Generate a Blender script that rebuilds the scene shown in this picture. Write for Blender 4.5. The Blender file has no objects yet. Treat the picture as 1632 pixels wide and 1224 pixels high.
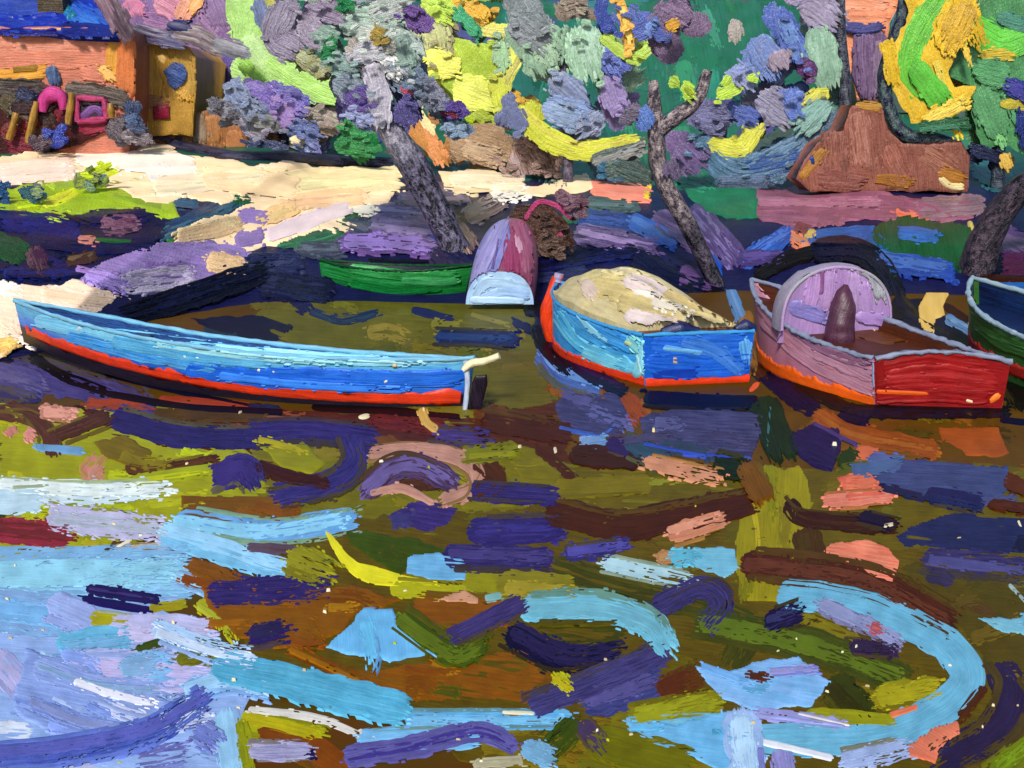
import bpy, math, random
import numpy as np
from mathutils import Vector
from mathutils.bvhtree import BVHTree

# ------------------------------------------------------------------ camera, sky, sun, exposure
W_, H_, F = 1632.0, 1224.0, 1750.0
CAM_H = 3.0
PITCH = math.atan(376.0 / F)
scene = bpy.context.scene
col = scene.collection
cam_d = bpy.data.cameras.new('camera')
cam = bpy.data.objects.new('camera', cam_d)
col.objects.link(cam)
cam.location = (0, 0, CAM_H)
cam.rotation_euler = (math.pi / 2 - PITCH, 0, 0)
cam_d.sensor_width = 36.0
cam_d.lens = 36.0 * F / W_
cam_d.clip_end = 600
scene.camera = cam

SUN_ELEV, SUN_AZ = math.radians(38), math.radians(-14)     # azimuth measured from behind the viewer, towards the left
world = bpy.data.worlds.new('World')
scene.world = world
world.use_nodes = True
nt = world.node_tree
sky = nt.nodes.new('ShaderNodeTexSky')
sky.sky_type = 'NISHITA'
sky.sun_disc = False
sky.sun_elevation = SUN_ELEV
sky.sun_rotation = math.pi + SUN_AZ * -1
bg = nt.nodes['Background']
nt.links.new(sky.outputs[0], bg.inputs[0])
bg.inputs[1].default_value = 0.08
sun_d = bpy.data.lights.new('sun', 'SUN')
sun_d.energy = 2.6
sun_d.angle = math.radians(10)
sun_d.color = (1.0, 0.945, 0.85)
sun = bpy.data.objects.new('sun', sun_d)
col.objects.link(sun)
sdir = Vector((math.sin(SUN_AZ) * math.cos(SUN_ELEV), -math.cos(SUN_AZ) * math.cos(SUN_ELEV), math.sin(SUN_ELEV)))
sun.rotation_euler = sdir.to_track_quat('Z', 'Y').to_euler()
scene.view_settings.view_transform = 'Standard'
scene.view_settings.look = 'None'
scene.view_settings.exposure = 0.94
scene.view_settings.gamma = 1.0
PIG = 0.76        # pigment reflectance scale

rng = np.random.default_rng(7)
random.seed(7)

# ------------------------------------------------------------------ picture <-> place
RT = np.array([1.0, 0, 0])
FW = np.array([0, math.cos(PITCH), -math.sin(PITCH)])
UP = np.array([0, math.sin(PITCH), math.cos(PITCH)])
CAM = np.array([0, 0, CAM_H])


def rays(px, py):
    px = np.asarray(px, float); py = np.asarray(py, float)
    return FW + RT * ((px - 816) / F)[..., None] + UP * ((612 - py) / F)[..., None]


def on_z(px, py, z=0.0):
    d = rays(px, py)
    t = (z - CAM_H) / np.minimum(d[..., 2], -1e-3)
    return CAM + d * t[..., None]


def at_y(px, py, Y):
    d = rays(px, py)
    return CAM + d * (Y / d[..., 1])[..., None]


def Wp(px, py, z=0.0):
    return on_z(np.float64(px), np.float64(py), z)


def A(px, py, Y):
    return at_y(np.float64(px), np.float64(py), Y)


_sh = np.array([Wp(*p)[:2] for p in [(-200, 600), (40, 572), (150, 535), (235, 510), (400, 482), (560, 480), (740, 484), (850, 486),
                                     (1000, 468), (1200, 462), (1550, 470), (1800, 480)]])
_sh = _sh[np.argsort(_sh[:, 0])]
QX = np.array([-30, -4, 0, 3, 10, 18, 26, 40, 60, 75, 120.])
QZ = np.array([-1.5, -.5, 0, .75, 1.5, 2.2, 3.2, 7.2, 14.5, 20, 26.])


def terrain(x, y):
    q = y - np.interp(x, _sh[:, 0], _sh[:, 1])
    z = np.interp(q, QX, QZ)
    return z + 0.04 * np.sin(x * 1.7 + y * .6) * np.clip(q / 3, 0, 1) + 0.03 * np.sin(x * .9 - y * 1.9) * np.clip(q / 3, 0, 1)


def on_ground(px, py):
    d = rays(px, py)
    hd = d[..., 1]
    ts = np.linspace(9, 128, 260)
    lo = np.full(hd.shape, 9.0); hi = np.full(hd.shape, 128.0)
    done = np.zeros(hd.shape, bool)
    prev = ts[0]
    if hd.size < 600:
        tt = ts.reshape((-1,) + (1,) * hd.ndim)
        Q = CAM + d[None] * (tt / hd[None])[..., None]
        und = Q[..., 2] < terrain(Q[..., 0], Q[..., 1])
        done = und.any(0); k = np.argmax(und, 0)
        hi = np.where(done, ts[k], 128.0); lo = np.where(done, ts[np.maximum(k - 1, 0)], 9.0)
        ts = ts[:1]
    for t in ts[1:]:
        P = CAM + d * (t / hd)[..., None]
        under = (P[..., 2] < terrain(P[..., 0], P[..., 1])) & ~done
        lo = np.where(under, prev, lo); hi = np.where(under, t, hi)
        done |= under
        prev = t
    for _ in range(14):
        mid = (lo + hi) / 2
        P = CAM + d * (mid / hd)[..., None]
        u = P[..., 2] < terrain(P[..., 0], P[..., 1])
        hi = np.where(u, mid, hi); lo = np.where(u, lo, mid)
    P = CAM + d * (hi / hd)[..., None]
    return P, done


def G(px, py):
    return on_ground(np.array([float(px)]), np.array([float(py)]))[0][0]


# surfaces a brush mark can lie on: f(px, py) -> points, normals, hit mask
def surf_water(px, py):
    P = on_z(px, py)
    N = np.zeros_like(P); N[..., 2] = 1
    return P, N, np.ones(P.shape[:-1], bool)


def surf_ground(px, py):
    P, ok = on_ground(px, py)
    e = .25
    zx = (terrain(P[..., 0] + e, P[..., 1]) - terrain(P[..., 0] - e, P[..., 1])) / (2 * e)
    zy = (terrain(P[..., 0], P[..., 1] + e) - terrain(P[..., 0], P[..., 1] - e)) / (2 * e)
    N = np.stack([-zx, -zy, np.ones_like(zx)], -1)
    N /= np.linalg.norm(N, axis=-1, keepdims=True)
    return P, N, ok


def surf_plane(p0, n):
    p0 = np.array(p0, float); n = np.array(n, float); n = n / np.linalg.norm(n)

    def f(px, py):
        d = rays(px, py)
        t = ((p0 - CAM) @ n) / (d @ n)
        P = CAM + d * t[..., None]
        return P, np.broadcast_to(n, P.shape).copy(), t > 0
    return f


def surf_upright(Y):
    return surf_plane((0, Y, 0), (0, -1, .0))


def surf_mesh(verts, faces):
    bvh = BVHTree.FromPolygons([tuple(map(float, v)) for v in verts], [tuple(map(int, f)) for f in faces])

    def f(px, py):
        d = rays(px, py)
        sh = d.shape[:-1]
        d2 = d.reshape(-1, 3)
        P = np.zeros_like(d2); N = np.zeros_like(d2); ok = np.zeros(len(d2), bool)
        o = Vector(CAM)
        for i, v in enumerate(d2):
            h = bvh.ray_cast(o, Vector(v).normalized())
            if h[0] is not None:
                n = h[1]
                if n.dot(Vector(v)) > 0:
                    n = -n
                P[i] = h[0]; N[i] = n; ok[i] = True
        return P.reshape(sh + (3,)), N.reshape(sh + (3,)), ok.reshape(sh)
    return f


# ------------------------------------------------------------------ colour
def lin(h):
    c = np.array([int(h[i:i + 2], 16) / 255 for i in (0, 2, 4)])
    return np.where(c < .04045, c / 12.92, ((c + .055) / 1.055) ** 2.4)


def deep(a):
    return np.maximum(a - .014, a * .4) * np.clip(.72 + .28 * a.mean() / .10, .72, 1)


def colours(tok):
    p = tok.split('/')
    a = lin(p[0])
    if len(p) > 1:
        b = lin(p[1])
    else:
        k = rng.uniform(1.12, 1.38) if a.mean() < .35 else rng.uniform(.72, .88)
        b = np.clip(a * k + (.004 if k > 1 else 0), 0, .95)
    j = rng.uniform(.95, 1.05) * PIG
    return deep(a) * j, deep(b) * j


def shade(h, a):
    c = np.array([int(h[i:i + 2], 16) for i in (0, 2, 4)], float)
    c = c * rng.uniform(1 - a, 1 + a * 1.2) + rng.normal(0, 5, 3)
    return '%02x%02x%02x' % tuple(int(v) for v in np.clip(c, 4, 250))


def snoise(shape, k):
    """smooth 1-D or 2-D noise in -1..1 with feature size k samples per axis"""
    shape = tuple(shape)
    if len(shape) == 1:
        n = max(2, int(shape[0] / k[0]) + 2)
        return np.interp(np.linspace(0, n - 1, shape[0]), np.arange(n), rng.uniform(-1, 1, n))
    n0 = max(2, int(shape[0] / k[0]) + 2); n1 = max(2, int(shape[1] / k[1]) + 2)
    g = rng.uniform(-1, 1, (n0, n1))
    a = np.linspace(0, n0 - 1.001, shape[0]); b = np.linspace(0, n1 - 1.001, shape[1])
    i = a.astype(int); j = b.astype(int); fa = (a - i)[:, None]; fb = (b - j)[None]
    return (g[i][:, j] * (1 - fa) * (1 - fb) + g[i + 1][:, j] * fa * (1 - fb) + g[i][:, j + 1] * (1 - fa) * fb + g[i + 1][:, j + 1] * fa * fb)


def smooth_path(pts, step):
    p = np.array(pts, float)
    if len(p) > 2:
        q = np.vstack([2 * p[0] - p[1], p, 2 * p[-1] - p[-2]])
        out = []
        for i in range(1, len(q) - 2):
            for t in np.linspace(0, 1, 14, endpoint=False):
                a, b, c, d = q[i - 1], q[i], q[i + 1], q[i + 2]
                out.append(.5 * (2 * b + (c - a) * t + (2 * a - 5 * b + 4 * c - d) * t * t + (3 * b - 3 * c + d - a) * t ** 3))
        out.append(p[-1])
        p = np.array(out)
    s = np.concatenate([[0], np.cumsum(np.linalg.norm(np.diff(p, axis=0), axis=1))])
    return p, s


def seg_dist(px, py, poly):
    best = np.full(px.shape, 1e9); bx = np.zeros(px.shape); by = np.zeros(px.shape)
    n = len(poly)
    for i in range(n):
        a = poly[i]; b = poly[(i + 1) % n]
        ab = b - a
        t = np.clip(((px - a[0]) * ab[0] + (py - a[1]) * ab[1]) / max(1e-9, ab @ ab), 0, 1)
        cx = a[0] + ab[0] * t; cy = a[1] + ab[1] * t
        d = np.hypot(px - cx, py - cy)
        m = d < best
        best = np.where(m, d, best); bx = np.where(m, cx, bx); by = np.where(m, cy, by)
    return best, bx, by


def inside(px, py, poly):
    r = np.zeros(px.shape, bool)
    n = len(poly)
    for i in range(n):
        x1, y1 = poly[i]; x2, y2 = poly[(i + 1) % n]
        c = ((y1 > py) != (y2 > py)) & (px < (x2 - x1) * (py - y1) / (y2 - y1 + 1e-12) + x1)
        r ^= c
    return r


class Paint:
    """collects geometry with pigment attributes; build() links it as one mesh object"""

    def __init__(self):
        self.V = []; self.Fc = []; self.CA = []; self.CB = []; self.BR = []; self.n = 0
        self.ras = np.zeros((420, 800))

    def raw(self, V, faces, ca, cb, br):
        V = np.asarray(V, float).reshape(-1, 3)
        k = len(V)
        self.V.append(V)
        self.Fc += [tuple(int(i) + self.n for i in f) for f in faces]
        ca = np.asarray(ca, float); cb = np.asarray(cb, float)
        self.CA.append(np.broadcast_to(ca, (k, 3)) if ca.ndim == 1 else ca.reshape(-1, 3))
        self.CB.append(np.broadcast_to(cb, (k, 3)) if cb.ndim == 1 else cb.reshape(-1, 3))
        self.BR.append(np.asarray(br, float).reshape(-1, 3))
        self.n += k

    def grid(self, P, ca, cb, br, mask=None, closed=False, flip=False):
        n0, n1 = P.shape[:2]
        i, j = np.meshgrid(np.arange(n0 - 1), np.arange(n1 if closed else n1 - 1), indexing='ij')
        jn = (j + 1) % n1
        f = np.stack([i * n1 + j, (i + 1) * n1 + j, (i + 1) * n1 + jn, i * n1 + jn], -1)
        if flip:
            f = f[..., ::-1]
        f = f.reshape(-1, 4)
        if mask is not None:
            f = f[mask.reshape(-1)]
        used = np.unique(f)
        remap = -np.ones(n0 * n1, int); remap[used] = np.arange(len(used))
        if len(used) == 0:
            return
        sel = lambda a: a.reshape(-1, 3)[used] if np.ndim(a) > 1 else a
        self.raw(P.reshape(-1, 3)[used], remap[f], sel(ca), sel(cb), br.reshape(-1, 3)[used])

    def level(self, X, Y):
        i = np.clip(((Y + 100) / 4).astype(int), 0, 419).ravel(); j = np.clip(((X + 700) / 4).astype(int), 0, 799).ravel()
        lv = np.percentile(self.ras[i, j], 92) + 1
        self.ras[i, j] = np.maximum(self.ras[i, j], lv)
        return lv

    def mark(self, surf, X, Y, h, ca, cb, br, mask, edge, pad=0.0, bulge=None, step=.45, base=1.0):
        """lay a grid of picture points on a surface with relief h (pixels)"""
        P, N, ok = surf(X, Y)
        view = CAM - P
        dist = np.linalg.norm(view, axis=-1, keepdims=True)
        view = view / dist
        px = dist / F
        cosv = np.clip((N * view).sum(-1, keepdims=True), .12, 1)
        lv = base + step * self.level(X, Y)
        P1 = P + view * (lv * px / cosv)
        if ok is not None and not ok.all():
            m = ok[:-1, :-1] & ok[1:, :-1] & ok[:-1, 1:] & ok[1:, 1:]
            mask = m if mask is None else mask & m
        if pad > 0:
            off = (bulge * min(pad, 1.6) + h * edge)[..., None] * px
            self.grid(P1 + N * off, ca, cb, br, mask)
            self.grid(P1 - N * (bulge * pad * .8)[..., None] * px - N * px * .05, ca, cb, br, mask, flip=True)
        else:
            off = (h * edge - (1 - edge) * lv * .9)[..., None] * px
            self.grid(P1 + N * off, ca, cb, br, mask)

    def stroke(self, surf, pts, w, ctok, dry=0, gloss=0, taper=0, pad=0, dash=1.0, fleck=1.0, **kw):
        ca, cb = colours(ctok)
        p, s = smooth_path(pts, 5)
        L = s[-1]
        if L < w * .55:                                     # a dab
            m = p.mean(0); d = (p[-1] - p[0]); d = d / (np.linalg.norm(d) + 1e-6)
            if np.linalg.norm(d) < .5: d = np.array([1, .15])
            p = np.array([m - d * w * .5, m, m + d * w * .5]); s = np.array([0, w * .5, w]); L = w
        else:
            e0 = (p[0] - p[1]); e0 /= np.linalg.norm(e0) + 1e-9
            e1 = (p[-1] - p[-2]); e1 /= np.linalg.norm(e1) + 1e-9
            p = np.vstack([p[0] + e0 * w * .3, p, p[-1] + e1 * w * .4])
            s = np.concatenate([[0], np.cumsum(np.linalg.norm(np.diff(p, axis=0), axis=1))]); L = s[-1]
        nv = int(np.clip(w / 1.8, 5, 40)); nu = int(np.clip(L / 4.5, 6, 150))
        v = np.linspace(-1, 1, nv)
        rnd = w * .5 * (1 - np.sqrt(np.clip(1 - v * v, 0, 1)))
        a = np.abs(snoise((nv,), (2.2,))) * w * .12 + rnd * .8
        b = (np.abs(snoise((nv,), (1.3,))) + .5 * np.abs(snoise((nv,), (4,)))) * w * (.30 + .4 * dry) + rnd * .5
        a = np.minimum(a, L * .35); b = np.minimum(b, L * .42)
        u = np.linspace(0, 1, nu)[:, None]
        S = a[None] + (L - a - b)[None] * u
        tx = np.gradient(p[:, 0], s); ty = np.gradient(p[:, 1], s)
        X = np.interp(S, s, p[:, 0]); Y = np.interp(S, s, p[:, 1])
        TX = np.interp(S, s, tx); TY = np.interp(S, s, ty)
        ln = np.hypot(TX, TY) + 1e-9; TX /= ln; TY /= ln
        wp = (1 + .10 * snoise((nu,), (max(3, nu / 5),)))[:, None] * (1 - taper * np.abs(2 * u - 1) ** 1.6)
        edge_w = np.where(v[None] > 0, 1 + .09 * snoise((nu,), (3,))[:, None], 1 + .09 * snoise((nu,), (3,))[:, None])
        VV = v[None] * wp * edge_w
        X = X - TY * VV * w / 2; Y = Y + TX * VV * w / 2
        amp = (.30 + .008 * w) * (1 + .9 * gloss) * kw.pop('rel', 1.0)
        h = amp * (.9 * snoise((nv,), (1.3,))[None] * np.ones((nu, 1)) + .6 * snoise((nu, nv), (6, 1.5)) + .5 * snoise((nu, nv), (2, 2)) * (.4 + gloss))
        h = h + amp * .4 * np.exp(-((np.abs(v) - .86) / .09) ** 2)[None] + amp * .6 * np.exp(-((u - .93) / .06) ** 2)
        edge = np.ones((nu, nv)); edge[:, 0] = edge[:, -1] = 0; edge[0] = edge[-1] = 0
        fray = np.ones((nu - 1, nv - 1), bool)
        if w > 12 and nv > 8:
            nzf = snoise((nu - 1, nv - 1), (2.2, 1.0))
            for c_, p_ in ((0, .25), (1, -.35), (nv - 2, .25), (nv - 3, -.35)):
                fray[:, c_] = nzf[:, c_] > p_ - .35
        mask = fray
        if dry:
            nz = .8 * snoise((nu - 1, nv - 1), (6, 1.1)) + .55 * snoise((nu - 1, nv - 1), (2, 1.0)) + .3 * rng.uniform(-1, 1, (nu - 1, nv - 1))
            vv_ = np.abs(np.linspace(-1, 1, nv - 1))[None]
            thr = 1.12 - dry * (.25 + .95 * np.linspace(0, 1, nu - 1)[:, None] ** 1.4 + .25 * vv_ ** 3)
            mask = (nz < thr) & fray
        br = np.stack([S / 100 * dash + rng.uniform(0, 50), np.broadcast_to(v * w / 200, S.shape) + rng.uniform(0, 50), np.full(S.shape, rng.uniform(0, 9))], -1)
        bulge = (1 - v * v)[None] * (1 - np.abs(2 * u - 1) ** 3)
        self.mark(surf, X, Y, h, ca, cb, br, mask, edge, pad * w, bulge, **kw)
        if fleck and w > 14:
            for _ in range(int((3 + w * .12) * (1 + 2 * (dry > .5)) * fleck)):
                j = rng.integers(nv); at_end = rng.random() < .55
                i = (nu - 1 if rng.random() < .75 else 0) if at_end else rng.integers(nu)
                if not at_end: j = 0 if rng.random() < .5 else nv - 1
                cx = X[i, j] + rng.normal(0, w * .06); cy = Y[i, j] + rng.normal(0, w * .05)
                l = rng.uniform(1.5, 6)
                self.stroke(surf, [(cx - TX[i, j] * l, cy - TY[i, j] * l), (cx + TX[i, j] * l, cy + TY[i, j] * l)], rng.uniform(2.2, 5), ctok, pad=pad, fleck=0, **kw)

    def poly(self, surf, pts, ang, ctok, gloss=0, pad=0, rough=1.0, dash=1.0, sp=3.4, **kw):
        ca, cb = colours(ctok)
        poly = np.array(pts, float)
        # wobbly outline
        q = []
        for i in range(len(poly)):
            a0, b0 = poly[i], poly[(i + 1) % len(poly)]
            n = max(1, int(np.linalg.norm(b0 - a0) / 9))
            for t in np.arange(n) / n:
                q.append(a0 + (b0 - a0) * t)
        ext = np.ptp(poly, axis=0).min()
        lf = min(9.0, .05 * ext) * rough
        q = np.array(q) + rng.normal(0, 1.2 * rough, (len(q), 2)) + lf * np.stack([snoise((len(q),), (3,)), snoise((len(q),), (3,))], -1)
        c, sn = math.cos(math.radians(ang)), math.sin(math.radians(ang))
        R = np.array([[c, sn], [-sn, c]])
        lq = q @ R.T
        lo = lq.min(0) - 2 * sp; hi = lq.max(0) + 2 * sp
        U = np.arange(lo[0], hi[0] + sp, sp * 1.3); Vv = np.arange(lo[1], hi[1] + sp, sp * .8)
        uu, vv = np.meshgrid(U, Vv, indexing='ij')
        ins = inside(uu, vv, lq)
        dist, bx, by = seg_dist(uu, vv, lq)
        cell = ins[:-1, :-1] | ins[1:, :-1] | ins[:-1, 1:] | ins[1:, 1:]
        uu = np.where(ins, uu, bx); vv = np.where(ins, vv, by)
        X = uu * c - vv * sn; Y = uu * sn + vv * c
        amp = .5 * (1 + 1.6 * gloss) * kw.pop('rel', 1.0)
        nu, nv = uu.shape
        h = amp * (.9 * snoise((nu, nv), (14, 1.3)) + .6 * snoise((nu, nv), (5, 2)) + .4 * gloss * snoise((nu, nv), (1.5, 1.5)))
        edge = np.where(ins, 1.0, 0.0)
        br = np.stack([uu / 100 * dash + rng.uniform(0, 50), vv / 100 + rng.uniform(0, 50), np.full(uu.shape, rng.uniform(0, 9))], -1)
        md = max(4.0, np.where(ins, dist, 0).max())
        bulge = np.where(ins, np.sqrt(np.clip(dist / md, 0, 1)), 0)
        self.mark(surf, X, Y, h, ca, cb, br, cell, edge, pad * 2 * md, bulge, **kw)

    def marks(self, surf, text, **kw):
        """one mark a line: 'width[flags] colour[/streak] x,y x,y ...' or 'Pangle colour x,y ...' (flags d dry, g glossy, t tapered)"""
        done = []
        for line in text.strip().splitlines():
            t = line.split()
            if not t or t[0].startswith('#'):
                continue
            pts = [tuple(map(float, a.split(','))) for a in t[2:]]
            head = t[0]
            fl = ''.join(ch for ch in head if ch.isalpha() and ch != 'P')
            num = float(''.join(ch for ch in head if ch in '0123456789.-'))
            k = dict(kw); k.pop('dry0', None); rich = k.pop('rich', 0)
            if 'g' in fl: k['gloss'] = 1.0
            if 'k' in fl: k['dash'] = 2.6
            if head[0] == 'P':
                self.poly(surf, pts, num, t[1], **k)
            else:
                if len(pts) == 1:
                    pts = [(pts[0][0] - 1, pts[0][1]), (pts[0][0] + 1, pts[0][1] + .3)]
                self.stroke(surf, pts, num, t[1], dry=.8 if 'd' in fl else kw.get('dry0', 0.0), taper=.75 if 't' in fl else 0.12, **k)
            if rich:
                ca0 = t[1].split('/')
                if head[0] == 'P':
                    pa = np.array(pts); lo, hi = pa.min(0), pa.max(0)
                    area = np.prod(hi - lo)
                    for _ in range(int(min(26, rich * area / 3800))):
                        c0 = lo + (hi - lo) * rng.uniform(.05, .95, 2)
                        if not inside(np.array([c0[0]]), np.array([c0[1]]), pa)[0]: continue
                        an = math.radians(num) + rng.normal(0, .15); l = rng.uniform(14, 46)
                        dv = np.array([math.cos(an), math.sin(an)]) * l
                        kk = dict(k); kk['gloss'] = kk.get('gloss', 0) * .6
                        self.stroke(surf, [c0 - dv, c0 + rng.normal(0, 3, 2), c0 + dv], rng.uniform(10, 28), shade(ca0[rng.integers(len(ca0))], .16), dry=rng.uniform(.6, .95), **kk)
                elif num > 26 and surf is surf_water:            # colour dragged into its neighbours along both edges
                    pa = np.array(pts, float)
                    mx_ = pa.mean(0)
                    under = '94ace2' if (mx_[0] < 390 and mx_[1] > 880) else ('8c8c1e' if mx_[0] < 430 and mx_[1] > 660 else '5f5416')
                    c1 = [int(ca0[0][i:i + 2], 16) for i in (0, 2, 4)]; c2 = [int(under[i:i + 2], 16) for i in (0, 2, 4)]
                    f_ = rng.uniform(.35, .6)
                    mixc = '%02x%02x%02x' % tuple(int(p_ * (1 - f_) + q_ * f_) for p_, q_ in zip(c1, c2))
                    dv = pa[-1] - pa[0]; dv = dv / (np.linalg.norm(dv) + 1e-6); nn = np.array([-dv[1], dv[0]])
                    for sg in (-1, 1):
                        if 't' not in fl and rng.random() < .6:
                            cut = pa + nn * sg * num * rng.uniform(.36, .5) + rng.normal(0, 2, 2) + dv * rng.normal(0, 10)
                            self.stroke(surf, cut, num * rng.uniform(.2, .38), mixc, dry=rng.uniform(.75, 1.05), **k)
                    if rng.random() < .6:
                        self.stroke(surf, pa + rng.normal(0, num * .1, 2), num * rng.uniform(.4, .75), shade(ca0[-1], .12), dry=rng.uniform(.6, .95), **k)
                elif num > 16 and rng.random() < .8 * rich:
                    pa = np.array(pts, float) + rng.normal(0, num * .1, 2)
                    self.stroke(surf, pa, num * rng.uniform(.4, .75), shade(ca0[-1], .12), dry=rng.uniform(.6, .95), **k)
            done.append((num if head[0] != 'P' else 40, t[1], pts))
        return done

    def build(self, name, mat, parent=None, smooth=True):
        me = bpy.data.meshes.new(name)
        V = np.vstack(self.V)
        loc = np.zeros(3); q = parent
        while q is not None:
            if '_o' in q: loc = np.array(q['_o'])
            q = q.parent
        me.from_pydata((V - loc).tolist(), [], self.Fc)
        for nm, arr in (('pigment', self.CA), ('streak', self.CB)):
            a = me.attributes.new(nm, 'FLOAT_COLOR', 'POINT')
            c = np.vstack(arr); c = np.hstack([c, np.ones((len(c), 1))]).astype(np.float32)
            a.data.foreach_set('color', c.ravel())
        a = me.attributes.new('brush', 'FLOAT_VECTOR', 'POINT')
        a.data.foreach_set('vector', np.vstack(self.BR).astype(np.float32).ravel())
        if smooth:
            me.polygons.foreach_set('use_smooth', [True] * len(me.polygons))
        me.materials.append(mat)
        me.update()
        o = bpy.data.objects.new(name, me)
        col.objects.link(o)
        if parent is not None:
            o.parent = parent
        return o

    # ---- solid shapes
    def box(self, lo, hi, ctok, dash=1.0):
        ca, cb = colours(ctok)
        lo = np.array(lo, float); hi = np.array(hi, float)
        k = F / max(5, lo[1]) / 100
        for ax in range(3):
            a, b = [i for i in range(3) if i != ax]
            for end in (0, 1):
                n0 = 6; n1 = 6
                g = np.zeros((n0, n1, 3))
                g[..., ax] = (lo, hi)[end][ax]
                g[..., a] = np.linspace(lo[a], hi[a], n0)[:, None]; g[..., b] = np.linspace(lo[b], hi[b], n1)[None]
                br = np.stack([g[..., a] * k * dash, g[..., b] * k, np.full((n0, n1), rng.uniform(0, 9))], -1)
                self.grid(g, ca, cb, br)

    def tube(self, pts, rad, ctok, n=16, rel=.12, dash=2.2, sub=5, ctok2=None):
        ca, cb = colours(ctok)
        p = np.array(pts, float); r = np.array(rad, float)
        s = np.concatenate([[0], np.cumsum(np.linalg.norm(np.diff(p, axis=0), axis=1))])
        q = np.linspace(0, s[-1], max(4, int(len(p) * sub)))
        # smooth interpolation
        P = np.stack([np.interp(q, s, p[:, i]) for i in range(3)], -1)
        for _ in range(3):
            P[1:-1] = (P[:-2] + 2 * P[1:-1] + P[2:]) / 4
        R = np.interp(q, s, r)
        T = np.gradient(P, axis=0); T /= np.linalg.norm(T, axis=1, keepdims=True) + 1e-9
        Aa = np.cross(T, np.array([0, 1.0, 0.13])); Aa /= np.linalg.norm(Aa, axis=1, keepdims=True) + 1e-9
        Bb = np.cross(T, Aa)
        th = np.linspace(0, 2 * np.pi, n, endpoint=False)
        rr = R[:, None] * (1 + rel * snoise((len(q), n), (3, 1.2)))
        g = P[:, None] + rr[..., None] * (Aa[:, None] * np.cos(th)[None, :, None] + Bb[:, None] * np.sin(th)[None, :, None])
        k = F / max(4, np.linalg.norm(p.mean(0) - CAM)) / 100
        br = np.stack([np.broadcast_to((q * k * dash)[:, None], g.shape[:2]), (th / (2 * np.pi))[None] * R[:, None] * 5 * k, np.full(g.shape[:2], rng.uniform(0, 9))], -1)
        if ctok2:
            c2, d2 = colours(ctok2)
            wt_ = np.clip((q / s[-1] - .34) / .16, 0, 1)[:, None, None] * np.ones((1, n, 1))
            self.grid(g, ca * (1 - wt_) + c2 * wt_, cb * (1 - wt_) + d2 * wt_, br, closed=True)
        else:
            self.grid(g, ca, cb, br, closed=True)
        for e in (0, -1):
            ring = g[e]
            self.raw(np.vstack([ring, ring.mean(0)[None]]), [(i, (i + 1) % n, n) for i in range(n)], ca, cb, np.zeros((n + 1, 3)))

    def slab(self, surf, pts, ctok, thick, ang=0, **kw):
        """a solid with the outline pts on a surface plane, front painted, thick metres deep"""
        P, N, ok = surf(np.array([q[0] for q in pts], float), np.array([q[1] for q in pts], float))
        ca, cb = colours(ctok)
        n = len(pts)
        back = P - N * thick
        V = np.vstack([P, back])
        br = np.zeros((2 * n, 3)); br[:, 0] = np.tile(np.arange(n) * .4, 2); br[n:, 1] = thick * .5
        fs = [(i, (i + 1) % n, n + (i + 1) % n, n + i) for i in range(n)] + [tuple(range(n)), tuple(range(2 * n - 1, n - 1, -1))]
        self.raw(V, fs, ca, cb, br)
        self.poly(surf, pts, ang, ctok, rough=.5, **kw)


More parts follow.
